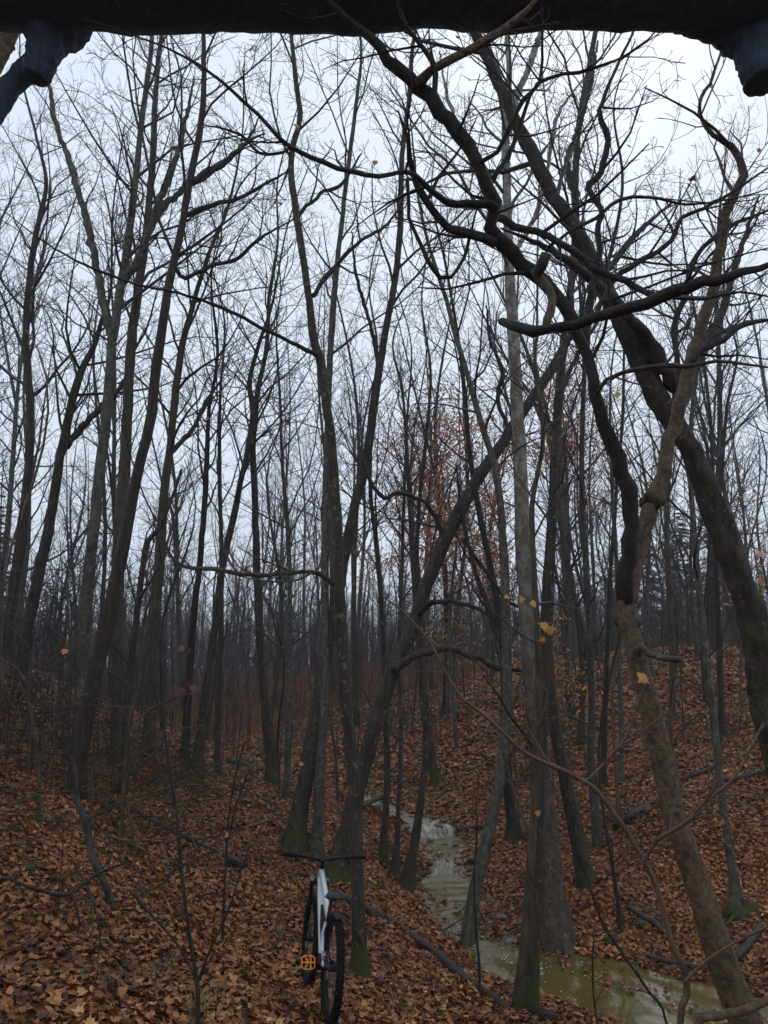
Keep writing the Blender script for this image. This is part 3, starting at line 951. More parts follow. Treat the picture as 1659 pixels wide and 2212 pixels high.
for k, (lab, pts, mt) in enumerate([
    ('dark forked stem with mossy foot left of the upper stream', [(876, 1918, 40), (890, 1850, 22), (902, 1780, 19), (914, 1690, 17), (920, 1600, 16), (912, 1500, 14), (908, 1400, 13), (900, 1250, 12), (905, 1100, 10), (920, 950, 9), (930, 800, 7)], 'mossbase'),
    ('thin stem second in the row along the left stream bank', [(852, 1888, 18), (858, 1800, 13), (864, 1690, 12), (866, 1560, 11), (862, 1400, 10), (868, 1250, 9), (872, 1100, 8), (880, 900, 6)], 'grey'),
    ('thin dark stem with mossy foot nearest the bicycle tree on the stream bank', [(826, 1862, 26), (832, 1780, 16), (836, 1650, 15), (832, 1500, 13), (826, 1350, 12), (815, 1200, 11), (800, 1050, 10), (805, 900, 8), (815, 750, 6)], 'mossbase'),
    ('slender grey trunk on the right slope behind the mossy leaning tree', [(1292, 1830, 26), (1284, 1740, 18), (1276, 1640, 17), (1278, 1520, 16), (1276, 1400, 16), (1268, 1250, 15), (1258, 1080, 15), (1258, 930, 13), (1262, 760, 11), (1252, 600, 9), (1262, 450, 7)], 'grey'),
    ('thin dark trunk right of the slender grey one on the slope', [(1302, 1690, 14), (1306, 1560, 12), (1312, 1400, 11), (1318, 1250, 10), (1330, 1080, 9), (1345, 900, 8), (1350, 720, 6)], 'dark'),
    ('pale green lichen trunk on the far slope at right, mossy stump at its foot', [(1592, 1965, 26), (1582, 1870, 20), (1568, 1790, 19), (1556, 1690, 18), (1546, 1590, 18), (1534, 1490, 17), (1522, 1390, 17), (1510, 1280, 16), (1500, 1160, 15), (1492, 1030, 13), (1496, 880, 11), (1520, 720, 8)], 'lichen'),
    ('slim pale trunk in the gap right of the knobby maple', [(1342, 1690, 12), (1342, 1560, 11), (1338, 1440, 11), (1335, 1320, 10), (1330, 1180, 10), (1322, 1050, 9), (1318, 900, 7)], 'lichen'),
    ('dark trunk with mossy foot between sycamore and lichen trunk', [(1112, 1815, 36), (1102, 1740, 24), (1094, 1640, 20), (1090, 1520, 18), (1086, 1400, 17), (1070, 1280, 17), (1040, 1130, 15), (1015, 980, 13), (1002, 830, 11), (985, 700, 9), (960, 560, 7)], 'dark'),
    ('mossy boot trunk on the slope above the upper stream', [(945, 1690, 26), (930, 1620, 17), (922, 1540, 15), (912, 1440, 14), (898, 1300, 13), (888, 1150, 12), (880, 1000, 10), (870, 850, 8)], 'mossbase'),
    ('grey trunk far up the slope right of the knobby maple', [(1450, 1560, 16), (1452, 1440, 14), (1448, 1300, 14), (1440, 1150, 13), (1446, 1000, 12), (1456, 850, 10), (1462, 700, 8)], 'olive'),
    ('dark slim trunk at the top of the right slope below the leaning moss trunk', [(1560, 1600, 16), (1556, 1480, 14), (1552, 1350, 13), (1548, 1200, 12), (1556, 1050, 11), (1570, 880, 9)], 'dark'),
]):
    traced_tree('slope_tree', lab, pts, M[mt], seed=100 + k, sides=9, n=12, t0=.4, top=3, Lr=(.8, 2.4), low=2, flare=.45)

# the stand on the left bank
for k, (lab, pts, mt, D, nn, kw) in enumerate([
    ('brown trunk at the left edge, nearest the left border', [(-12, 1560, 30), (5, 1474, 28), (20, 1340, 27), (33, 1250, 26), (46, 1160, 25), (56, 1080, 24), (64, 980, 23), (66, 900, 22), (62, 830, 21), (56, 737, 19), (60, 640, 18), (74, 530, 16), (88, 460, 14), (100, 390, 11), (80, 300, 8)], 'brown', 15.5, 16, {}),
    ('brown trunk second from the left border, leaning right and forked halfway', [(28, 1540, 32), (42, 1460, 30), (72, 1300, 28), (90, 1210, 26), (108, 1120, 25), (126, 1010, 24), (144, 920, 22), (160, 850, 20), (180, 790, 17), (206, 742, 14), (220, 690, 12), (240, 620, 8)], 'brown', 14.5, 16, dict(branches=[
        dict(p=[(142, 965, 18), (175, 925, 14), (210, 888, 12), (250, 850, 10), (290, 780, 7)], dd=.5, k=6, L=(.5, 1.4))])),
    ('grey lichen trunk with a dark forked top left of the twisted dark trunk', [(172, 1560, 32), (178, 1450, 30), (190, 1260, 29), (204, 1130, 28), (214, 1030, 27), (226, 930, 26), (238, 800, 25), (246, 720, 25), (262, 615, 23), (280, 500, 21), (294, 370, 19), (308, 250, 16), (325, 120, 13), (335, 30, 11)], 'lichen', 12.8, 16, dict(branches=[
        dict(p=[(240, 735, 20), (226, 660, 17), (210, 580, 16), (190, 490, 15), (165, 400, 14), (148, 340, 12), (120, 265, 11), (104, 160, 9), (95, 60, 7)], dd=.5, k=9, L=(.5, 1.6)),
        dict(p=[(262, 610, 18), (300, 560, 17), (330, 480, 16), (350, 420, 15), (375, 360, 13), (400, 260, 10), (420, 170, 8)], dd=-.4, k=8, L=(.5, 1.4))])),
    ('straight grey brown trunk behind the twisted dark trunk', [(258, 1590, 36), (255, 1480, 33), (252, 1350, 32), (255, 1220, 31), (262, 1110, 30), (270, 1000, 29), (276, 880, 28), (282, 760, 26), (296, 640, 24), (312, 540, 22), (322, 440, 20), (330, 340, 18), (334, 240, 16), (342, 130, 13), (350, 40, 11)], 'olive', 13.6, 16, dict(branches=[
        dict(p=[(318, 480, 15), (360, 440, 15), (410, 400, 14), (470, 360, 12), (530, 310, 9), (560, 250, 6)], dd=.6, k=9, L=(.5, 1.4))])),
    ('long pale brown trunk right of the twisted dark trunk', [(322, 1600, 30), (328, 1474, 27), (338, 1300, 25), (346, 1180, 24), (356, 1060, 23), (368, 960, 21), (380, 840, 19), (394, 745, 17), (405, 700, 16), (428, 620, 13), (458, 530, 11), (492, 450, 8)], 'olive', 14.5, 14, dict(branches=[
        dict(p=[(366, 980, 11), (420, 920, 10), (450, 860, 9), (480, 820, 7)], dd=.4, k=6, L=(.4, 1.2))])),
    ('thin dark broken stem with a bare snag beside the pale brown trunk', [(272, 1590, 18), (282, 1440, 15), (302, 1280, 14), (318, 1170, 13), (345, 1140, 11), (368, 1085, 9), (392, 1015, 7)], 'redbark', 12.6, 3, dict(cut=True)),
    ('slim dark trunk with moss left of the path', [(398, 1650, 22), (406, 1500, 17), (418, 1340, 16), (430, 1230, 15), (442, 1090, 14), (448, 960, 12), (452, 880, 10), (470, 760, 8)], 'dark', None, 12, {}),
    ('mossy zigzag trunk standing on the left bank skyline', [(424, 1672, 26), (436, 1560, 20), (452, 1440, 19), (466, 1340, 18), (478, 1240, 17), (488, 1190, 16), (504, 1120, 16), (520, 1040, 15), (536, 960, 14), (546, 890, 13), (540, 820, 12), (560, 740, 10), (590, 650, 7)], 'mossbase', None, 14, {}),
    ('dark trunk with mossy foot at the end of the left bank', [(590, 1690, 32), (580, 1600, 22), (568, 1480, 20), (560, 1340, 19), (554, 1200, 18), (550, 1060, 17), (546, 950, 16), (556, 850, 14), (576, 750, 12), (582, 640, 10), (600, 520, 7)], 'mossbase', None, 14, {}),
    ('slim grey trunk between the mossy left bank trunks', [(470, 1672, 16), (474, 1500, 13), (478, 1350, 12), (478, 1180, 11), (474, 1000, 10), (476, 850, 8)], 'grey', None, 10, {}),
    ('slender trunk with lichen near the skyline, left of the moss boot stem', [(618, 1725, 16), (622, 1600, 14), (622, 1450, 13), (626, 1300, 12), (622, 1150, 11), (610, 1000, 9), (605, 860, 7)], 'lichen', None, 10, {}),
]):
    kw = dict(kw)
    nn = int(nn * 1.25)
    traced_tree('bank_tree', lab, pts, M[mt], D=D, seed=200 + k, sides=10, n=nn, t0=.4, top=kw.pop('top', 3.5), Lr=(.9, 2.7), low=2, flare=.4, **kw)

traced_tree('bank_tree', 'twisted reddish dark trunk leaning right, tallest of the left stand', [
    (160, 1715, 46), (172, 1640, 38), (186, 1560, 36), (202, 1470, 36), (226, 1370, 35), (248, 1270, 33), (266, 1180, 31), (282, 1090, 30), (298, 1020, 28), (316, 950, 27), (328, 890, 27), (334, 820, 26), (342, 760, 25), (352, 690, 24), (368, 600, 23), (384, 530, 22),
    (396, 470, 21), (408, 400, 20), (420, 340, 19), (434, 270, 17), (440, 180, 15), (440, 90, 13), (442, 10, 11)], M['redbark'], seed=231, sides=12, n=15, t0=.42, top=5, Lr=(1, 2.8), flare=.3, branches=[
    dict(p=[(410, 400, 15), (440, 375, 14), (480, 355, 12), (530, 310, 10), (570, 290, 7)], dd=.5, k=8, L=(.4, 1.2), mat=M['dark']),
    dict(p=[(400, 465, 12), (450, 445, 10), (510, 430, 9), (570, 400, 8), (620, 370, 6)], dd=.5, k=8, L=(.4, 1.2), mat=M['dark']),
    dict(p=[(375, 575, 10), (400, 600, 9), (450, 575, 9), (510, 560, 8), (555, 520, 7), (640, 470, 5)], dd=.5, k=8, L=(.4, 1.2), mat=M['dark'])])
print('traced trees', len(bpy.data.objects))

# ------------------------------------------------------------------ the fallen log overhead
def overhead_log():
    """a fallen trunk lodged across the ravine, well above head height"""
    DIST, RAD = 6.5, .36
    D0 = 4.62
    root = empty('overhead_log', (0, 4.45, 4.75), 'dark rotten log lodged overhead across the top of the view', 'log')
    m = MB()
    pts, rad = [], []
    rr = random.Random(5)
    for i in range(128):
        px = -700 + i * 24
        e = 72 + 2.5 * math.sin(i * .45) + rr.uniform(-1.2, 1.2) - (4 if px > 900 else 0)
        if px < 180:
            e -= 5 * min(1, (180 - px) / 180)
        d = ray(px, e)
        el = math.atan2(d[2], d[1]) + math.asin(RAD / DIST)
        x = d[0] / d[1] * DIST * math.cos(el - math.asin(RAD / DIST))
        pts.append((x, DIST * math.cos(el), DIST * math.sin(el)))
        rad.append(RAD * (1 + rr.uniform(-.012, .012)))
    m.tube(pts, rad, 48, .035, 2)
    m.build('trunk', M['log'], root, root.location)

    def limb(P, D, seed, n=14, bump=.12):
        Q = [at(px, py, D) for px, py, w in P]
        W = [wid(px, py, w, D) / 2 for px, py, w in P]
        Pb, Rb = catmull(Q, .022, W)
        Pb = np.vstack([Pb, Pb[-1] + (Pb[-1] - Pb[-2]) * .5, Pb[-1] + (Pb[-1] - Pb[-2]) * .6])
        Rb = np.append(Rb, [Rb[-1] * .6, .004])
        s.tube([tuple(p) for p in Pb], list(Rb), n, bump, seed)

    s = MB()
    limb([(112, 0, 200), (108, 40, 165), (104, 70, 118), (100, 95, 84), (92, 122, 68), (82, 148, 62), (74, 168, 52)], D0, 3, 24, .09)
    limb([(78, 138, 50), (48, 163, 50), (22, 188, 46), (5, 216, 42), (-14, 255, 36), (-50, 320, 34)], D0 + .1, 9, 20, .09)
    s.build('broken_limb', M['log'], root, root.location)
    s = MB()
    limb([(60, 0, 40), (18, 70, 42), (-4, 115, 42), (-40, 190, 42)], D0 + .9, 4)
    s.build('branch', M['tan'], root, root.location)
    s = MB()
    limb([(1700, -20, 220), (1665, 40, 190), (1648, 95, 118), (1646, 130, 100), (1650, 165, 92), (1652, 178, 84)], D0, 6, 36, .07)
    limb([(1470, 30, 70), (1530, 45, 78), (1585, 62, 92), (1625, 90, 96), (1660, 120, 100)], D0 + .02, 7, 30, .07)
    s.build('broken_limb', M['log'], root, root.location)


overhead_log()

# ------------------------------------------------------------------ background woods: template trees, then copies
def template(kind, seed):
    rng = random.Random(seed)
    H = rng.uniform(17, 23) if kind == 'tall' else (rng.uniform(9, 14) if kind == 'slim' else rng.uniform(4, 7))
    r0 = {'tall': rng.uniform(.09, .16), 'slim': rng.uniform(.045, .075), 'sap': .022}[kind]
    m = 12
    P, R = [], []
    lx, ly = rng.uniform(-.13, .13) * H, rng.uniform(-.08, .08) * H
    ph, am = rng.uniform(0, 6), rng.uniform(.25, .7)
    for i in range(m + 1):
        t = i / m
        P.append((lx * t ** 1.5 + am * math.sin(t * 7 + ph) * t, ly * t + am * math.cos(t * 6 + ph) * t, H * t - .15))
        R.append(r0 * (1 - t) ** .8 + .01)
    P, R = catmull(P, .8, R)
    R = R * (1 + .7 * np.exp(-np.clip(P[:, 2], 0, None) / .2))
    tr = MB()
    tr.tube([tuple(p) for p in P], list(R), 8, .09, seed)
    cr = MB()
    if kind == 'tall':
        limbs(cr, rng, P, R, 26, .3, 1.0, (1.8, 4.6), 3, (.4, 1.0), .0048, .08, sp=(.15, .19, .33, .56))
        if rng.random() < .6:      # a fork
            i = int(len(P) * rng.uniform(.4, .55))
            d = tilt((0, 0, 1), rng.uniform(.2, .35), rng.uniform(0, 6.28))
            Q = [tuple(P[i] + np.array(d) * k * H * .08 + np.array([rng.uniform(-.15, .15), 0, .03 * k * k])) for k in range(6)]
            W = [R[i] * .8 * (1 - k / 6.5) for k in range(6)]
            tr.tube(Q, W, 7, .08, seed)
            Q, W = catmull(Q, .6, W)
            limbs(cr, rng, Q, W, 9, .2, 1.0, (1.2, 2.8), 3, (.4, .9), .0048, .1, sp=(.15, .19, .33, .56))
    elif kind == 'slim':
        limbs(cr, rng, P, R, 24, .2, 1.0, (.9, 2.6), 3, (.5, 1.2), .0042, .06, sp=(.13, .17, .28, .42))
    else:
        limbs(cr, rng, P, R, 14, .15, 1.0, (.5, 1.6), 2, (.6, 1.2), .004, .05, sp=(.12, .16, .25, .4))
    a = tr.build('trunk', M['brown'])
    b = cr.build('crown', M['twig'])
    return a.data, b.data, (a, b)


def drop(objs):
    for o in objs:
        bpy.data.objects.remove(o)


def make_templates(kind, n, s0):
    out = []
    for i in range(n):
        a, b, ob = template(kind, s0 + i)
        drop(ob)
        out.append((a, b))
    return out


tall = make_templates('tall', 8, 500)
slim = make_templates('slim', 6, 600)
saps = make_templates('sap', 5, 700)
bark_pool = [M['brown'], M['grey'], M['dark'], M['olive'], M['lichen']]
for me_, _ in tall + slim + saps:
    pass


def place(tpl, name, loc, rz, sc, label, group, rng, cat='tree', bk=None):
    root = empty(name, loc, label, cat, group)
    root.rotation_euler = (rng.gauss(0, .04), rng.gauss(0, .06), rz)
    root.scale = (sc, sc, sc)
    for nm, me in (('trunk', tpl[0]), ('crown', tpl[1])):
        o = link(bpy.data.objects.new(nm, me), root)
        if nm == 'trunk' and bk is not None:
            o.material_slots[0].link = 'OBJECT'
            o.material_slots[0].material = bk
    return root


rng = random.Random(77)
spots = [(t[1][0], t[1][1]) for v in TREES.values() for t in v]


def free(x, y, r):
    return all((x - a) ** 2 + (y - b) ** 2 > r * r for a, b in spots)


def pick(n, y0, y1, rmin, power=1.0, margin=5):
    got = []
    tries = 0
    while len(got) < n and tries < 40000:
        tries += 1
        y = y0 + (y1 - y0) * rng.random() ** power
        x = rng.uniform(-1, 1) * (.56 * y + margin)
        s, zc, hw = creek_info(np.array([x]), np.array([y]))
        if abs(s[0]) < hw[0] + .5:
            continue
        if not free(x, y, rmin * (1 + y / 60)):
            continue
        spots.append((x, y))
        got.append((x, y, float(s[0])))
    return got


MARKS = [(20, 'the left border trunk'), (120, 'the second trunk from left'), (215, 'the grey left stand trunk'), (330, 'the pale brown left trunk'), (430, 'the slim bank trunks'),
         (560, 'the last bank trunk'), (690, 'the bicycle trunks'), (830, 'the stream bank stems'), (920, 'the leaning mossy tree'), (1010, 'the upper stream'), (1090, 'the lichen stream trunk'), (1165, 'the sycamore'),
         (1270, 'the slender slope trunk'), (1365, 'the maple fork'), (1450, 'the tan maple trunk'), (1540, 'the pale slope trunk'), (1620, 'the mossy right trunk')]
TONE = {'bark_brown': 'brown', 'bark_grey': 'grey', 'bark_dark': 'dark', 'bark_olive': 'olive', 'bark_lichen': 'lichen pale', 'bark_shrub': 'reddish'}


def seen_label(what, x, y, bk, s1, s2):
    zc = h1(x, y) + 3
    px = 829.5 + FOC * x / (y * CP + zc * SP)
    m = min(MARKS, key=lambda q: abs(q[0] - px))
    side = 'behind' if abs(m[0] - px) < 16 else ('left of' if px < m[0] else 'right of')
    dist = 'close by' if y < s1 else ('halfway off' if y < s2 else 'far off')
    return f'{TONE[bk.name]} {what} {dist}, {side} {m[1]}'


def region(x, y, s):
    if s > 0:
        return 'the leaf covered right slope'
    return 'the left side of the ravine'


for (x, y, s) in pick(72, 22, 75, 2.4):
    far = 'far' if y > 45 else 'middle distance'
    bk = rng.choice(bark_pool)
    place(rng.choice(tall), 'forest_tree', (x, y, h1(x, y)), rng.uniform(0, 6.28), rng.uniform(.75, 1.15),
          seen_label('tall bare tree', x, y, bk, 30, 48), f'tall {far} trees on {region(x, y, s)}', rng, bk=bk)
for (x, y, s) in pick(100, 16, 62, 1.3):
    far = 'far' if y > 38 else 'middle distance'
    bk = rng.choice(bark_pool)
    place(rng.choice(slim), 'slim_tree', (x, y, h1(x, y)), rng.uniform(0, 6.28), rng.uniform(.7, 1.2),
          seen_label('slim bare tree', x, y, bk, 25, 42), f'slim {far} trees on {region(x, y, s)}', rng, bk=bk)
for (x, y, s) in pick(70, 11, 34, .7):
    if -3.2 < x < .8 and y < 13:
        continue
    bk = rng.choice([M['shrub'], M['dark'], M['olive']])
    place(rng.choice(saps), 'sapling', (x, y, h1(x, y)), rng.uniform(0, 6.28), rng.uniform(.6, 1.2),
          seen_label('thin bare sapling', x, y, bk, 17, 26), f'saplings on {region(x, y, s)}', rng, 'sapling', bk=bk)


def far_woods():
    r = random.Random(9)
    m = MB()
    yy = [r.uniform(72, 190) for _ in range(1700)]
    xx = [r.uniform(-1, 1) * (.6 * y + 6) for y in yy]
    zz_ = height(np.array(xx), np.array(yy)) - .2
    for x, y, z in zip(xx, yy, zz_):
        H = r.uniform(7, 15)
        rad = r.uniform(.05, .17)
        lx, ly = r.gauss(0, .07) * H, r.gauss(0, .04) * H
        pts = [(x + lx * t * t + r.gauss(0, .012) * H, y + ly * t, z + H * t) for t in (0, .25, .5, .75, 1)]
        m.tube(pts, [rad * 1.1, rad * .85, rad * .6, rad * .35, .02], 4)
        for k in range(12):
            t = r.uniform(.12, .98)
            p = (x + lx * t * t, y + ly * t, z + H * t)
            a = r.uniform(0, 6.28)
            L = r.uniform(.8, 2.8) * (1.2 - .6 * t)
            e = r.uniform(.2, 1.2)
            d = (math.cos(a), math.sin(a), e)
            q = tuple(p[i] + d[i] * L * .55 for i in range(3))
            q2 = tuple(q[i] + (d[0], d[1], d[2] + .5)[i] * L * .5 for i in range(3))
            m.tube([p, q, q2], [.03, .02, .008], 3)
            for j in range(2):
                a2 = a + r.uniform(-1.2, 1.2)
                q3 = (q[0] + math.cos(a2) * L * .4, q[1] + math.sin(a2) * L * .4, q[2] + L * r.uniform(.2, .6))
                m.tube([q, q3], [.014, .006], 3)
    o = m.build('far_woods', M['twig'])
    tag(o, 'far bare woods closing the ravine behind', 'woods', kind='stuff')


far_woods()


def undergrowth():
    """thin bare whips and brush filling the understory"""
    r = random.Random(19)
    m = MB()
    yy = [16 + 64 * r.random() ** .8 for _ in range(4600)]
    xx = [r.uniform(-1, 1) * (.56 * y + 4) for y in yy]
    y2 = [r.uniform(10.5, 17) for _ in range(140)]
    yy += y2
    xx += [-r.uniform(.3, .56) * y for y in y2]
    y3 = [r.uniform(24, 60) for _ in range(900)]
    yy += y3
    xx += [r.uniform(-.45, .12) * y for y in y3]
    ss, _, ww = creek_info(np.array(xx), np.array(yy))
    hh = height(np.array(xx), np.array(yy)) - .1
    for x, y, s_, w_, z in zip(xx, yy, ss, ww, hh):
        if abs(s_) < w_ + .6 or (s_ > 0 and y < 26 and r.random() < .72):
            continue
        H = r.uniform(.8, 4.2) * (.7 + y / 90)
        rad = r.uniform(.005, .016)
        dx, dy = r.gauss(0, .12) * H, r.gauss(0, .08) * H
        P = [(x + dx * t * t + r.gauss(0, .02) * H * t, y + dy * t, z + H * t) for t in (0, .35, .7, 1)]
        m.tube(P, [rad, rad * .8, rad * .6, rad * .3], 3)
        for k in range(r.randint(3, 7)):
            i = r.choice((1, 1, 2))
            q = r.random()
            p = tuple(P[i][j] + (P[i + 1][j] - P[i][j]) * q for j in range(3))
            a, L = r.uniform(0, 6.28), H * r.uniform(.12, .35)
            d = (math.cos(a), math.sin(a), r.uniform(.1, 1.1))
            p2 = tuple(p[j] + d[j] * L * .5 for j in range(3))
            p3 = tuple(p2[j] + (d[0] + r.gauss(0, .4), d[1] + r.gauss(0, .4), d[2] + .2)[j] * L * .5 for j in range(3))
            m.tube([p, p2, p3], [rad * .6, rad * .45, rad * .25], 3)
    tag(m.build('undergrowth', M['twig']), 'thin bare whips and brush filling the understory', 'undergrowth', kind='stuff')


undergrowth()

# ------------------------------------------------------------------ hemlocks and beeches that keep their leaves
def hemlock_mesh(seed):
    r = random.Random(seed)
    H = r.uniform(11, 14)
    tr = MB()
    tr.tube([(0, 0, -.2), (.05, 0, H * .3), (0, .05, H * .6), (0, 0, H)], [.16, .12, .07, .01], 7, .05, seed)
    cr = MB()
    ne = MB()
    z = 1.0
    while z < H - .2:
        for k in range(r.randint(3, 5)):
            a = r.uniform(0, 6.28)
            L = (H - z) * .30 * r.uniform(.6, 1.1) + .35
            d = (math.cos(a), math.sin(a))
            pts = [(d[0] * L * t, d[1] * L * t, z + .12 * L * t - .30 * L * t * t) for t in (0, .35, .7, 1)]
            cr.tube(pts, [.02, .014, .009, .004], 3)
            nn = int(L * 9) + 3
            for j in range(nn):
                t = .15 + .85 * j / nn
                px_, py_, pz = d[0] * L * t, d[1] * L * t, z + .12 * L * t - .30 * L * t * t
                for sgn in (-1, 1):
                    aa = a + sgn * r.uniform(.6, 1.1)
                    l2 = (1.1 - t) * L * .45 * r.uniform(.6, 1.1) + .12
                    e = (px_ + math.cos(aa) * l2, py_ + math.sin(aa) * l2, pz - l2 * r.uniform(.05, .35))
                    w = .05 + .02 * r.random()
                    nx_, ny_ = -math.sin(aa) * w, math.cos(aa) * w
                    mid = tuple((p + q) / 2 for p, q in zip((px_, py_, pz), e))
                    ne.poly([(px_, py_, pz), (mid[0] + nx_, mid[1] + ny_, mid[2] - .02), e, (mid[0] - nx_, mid[1] - ny_, mid[2] + .01)], [(0, 1, 2, 3)])
        z += r.uniform(.22, .38)
    a, b, c = tr.build('trunk', M['dark']), cr.build('crown', M['twig']), ne.build('needles', M['needles'], smooth=False)
    out = (a.data, b.data, c.data)
    drop((a, b, c))
    return out


hem = [hemlock_mesh(s) for s in (1, 2)]
for k, (px, D, sc, lab) in enumerate([
    (1400, 58, .95, 'dark green hemlock beyond the fork of the knobby maple'), (1480, 64, 1.0, 'hemlock behind the pale green lichen trunk on the slope'),
    (1330, 70, .9, 'hemlock behind the dark arm of the knobby maple'), (1560, 66, 1.1, 'hemlock behind the mossy leaning trunk'),
    (1250, 80, .8, 'distant hemlock seen right of the sycamore'), (-40, 48, 1.0, 'dark hemlock at the left edge behind the brown trunks'),
    (95, 62, .85, 'small hemlock between the two brown trunks at the left'), (880, 85, .7, 'distant hemlock at the head of the ravine')]):
    x = at(px, 1400, D)[0]
    root = empty('hemlock_tree', (x, D, h1(x, D)), lab, 'hemlock', rot=(0, 0, k * 1.3))
    root.scale = (sc, sc, sc)
    for nm, me in zip(('trunk', 'crown', 'needles'), hem[k % 2]):
        o = link(bpy.data.objects.new(nm, me), root)
        if nm == 'needles':
            o['kind'] = 'stuff'


def leafy_beech(px, py, D, H, seed, nleaf, label, mat, zr=(.3, 1.0), spread=(1.0, 2.4)):
    r = random.Random(seed)
    x = at(px, py, D)[0]
    b = (x, D, h1(x, D))
    P, R = catmull([(x, D, b[2] - .1), (x + r.uniform(-.2, .2), D, b[2] + H * .35), (x + r.uniform(-.3, .3), D + .1, b[2] + H * .7), (x + r.uniform(-.5, .5), D, b[2] + H)], .4,
                   [.014 * H * .5, .011 * H * .5, .007 * H * .5, .008])
    root = empty('beech_tree', b, label, 'tree')
    tr = MB()
    tr.tube([tuple(p) for p in P], list(R), 7, .08, seed)
    tr.build('trunk', M['lichen'], root, b)
    cr = MB()
    tips = []
    limbs(cr, r, P, R, 18, zr[0], zr[1], spread, 2, (.8, 1.35), .004, .0, tips)
    cr.build('crown', M['twig'], root, b)
    lf = MB()
    for _ in range(nleaf):
        p, d = r.choice(tips)
        p = tuple(c + r.gauss(0, .16) for c in p)
        s = r.uniform(.032, .058)
        a = nrm((r.gauss(0, 1), r.gauss(0, 1), r.gauss(-.6, .6)))
        c_ = tilt(a, math.pi / 2, r.uniform(0, 6.28))
        lf.poly([tuple(p[i] + a[i] * s * 1.2 * u + c_[i] * s * .55 * v for i in range(3)) for u, v in ((-1, 0), (-.1, 1), (1, 0), (-.1, -1))], [(0, 1, 2, 3)])
    o = lf.build('leaves', mat, root, b, smooth=False)
    o['kind'] = 'stuff'


leafy_beech(985, 1500, 22, 9.5, 1, 5200, 'young beech holding rusty leaves, left of the sycamore trunk', M['orange'], (.45, 1))
leafy_beech(915, 1500, 26, 9.6, 2, 4200, 'rusty leaved beech behind the leaning mossy tree', M['orange'], (.45, 1))
leafy_beech(1250, 1500, 24, 10.4, 3, 3600, 'rusty leaved beech between sycamore and knobby maple', M['orange'], (.55, 1))
leafy_beech(1205, 1550, 20, 3.2, 4, 700, 'low beech with yellow orange leaves right of the sycamore', M['yellow'], (.3, 1), (.5, 1.2))
leafy_beech(965, 1600, 24, 4.2, 5, 520, 'low beech with orange leaves under the mossy arched branch', M['orange'], (.4, 1), (.6, 1.4))
leafy_beech(1650, 1500, 17, 5.2, 6, 300, 'orange leaved sapling at the right edge behind the leaning moss trunk', M['orange'], (.4, 1), (.6, 1.4))
leafy_beech(1130, 1620, 19, 2.6, 7, 160, 'tiny beech with rusty leaves at the foot of the slope', M['orange'], (.3, 1), (.4, .9))
leafy_beech(1340, 1500, 30, 8.5, 8, 900, 'thin rusty beech far behind the fork of the maple', M['orange'], (.5, 1))

# ------------------------------------------------------------------ fallen logs and stones
def ground_log(label, pts, mat, name='fallen_log', cat='log', lift=.0, k=0, seed=0, sub=None):
    """pts: (x, y, width) traced on the ground"""
    Q, W = [], []
    for px, py, w in pts:
        g = hit(px, py)
        r = wid(px, py, w, g[1]) / 2
        Q.append((g[0], g[1], g[2] + r * .6 + lift))
        W.append(r)
    P, R = catmull(Q, .12, W)
    P = np.vstack([P[0] - (P[1] - P[0]) * .06, P, P[-1] + (P[-1] - P[-2]) * .06])
    R = np.concatenate([[R[0] * .5], R, [R[-1] * .5]])
    P = np.vstack([P[0] - (P[1] - P[0]) * .02, P, P[-1] + (P[-1] - P[-2]) * .02])
    R = np.concatenate([[.002], R, [.002]])
    base = tuple(P[len(P) // 2])
    root = empty(name, base, label, cat)
    m = MB()
    m.tube([tuple(p) for p in P], list(R), 10, .12, seed + 3)
    m.build('trunk', mat, root, base)
    if k:
        b = MB()
        limbs(b, random.Random(seed), P, R, k, .1, .95, (.3, .9), 1, (.5, 1.2), .004, .04)
        b.build('branch', mat, root, base)


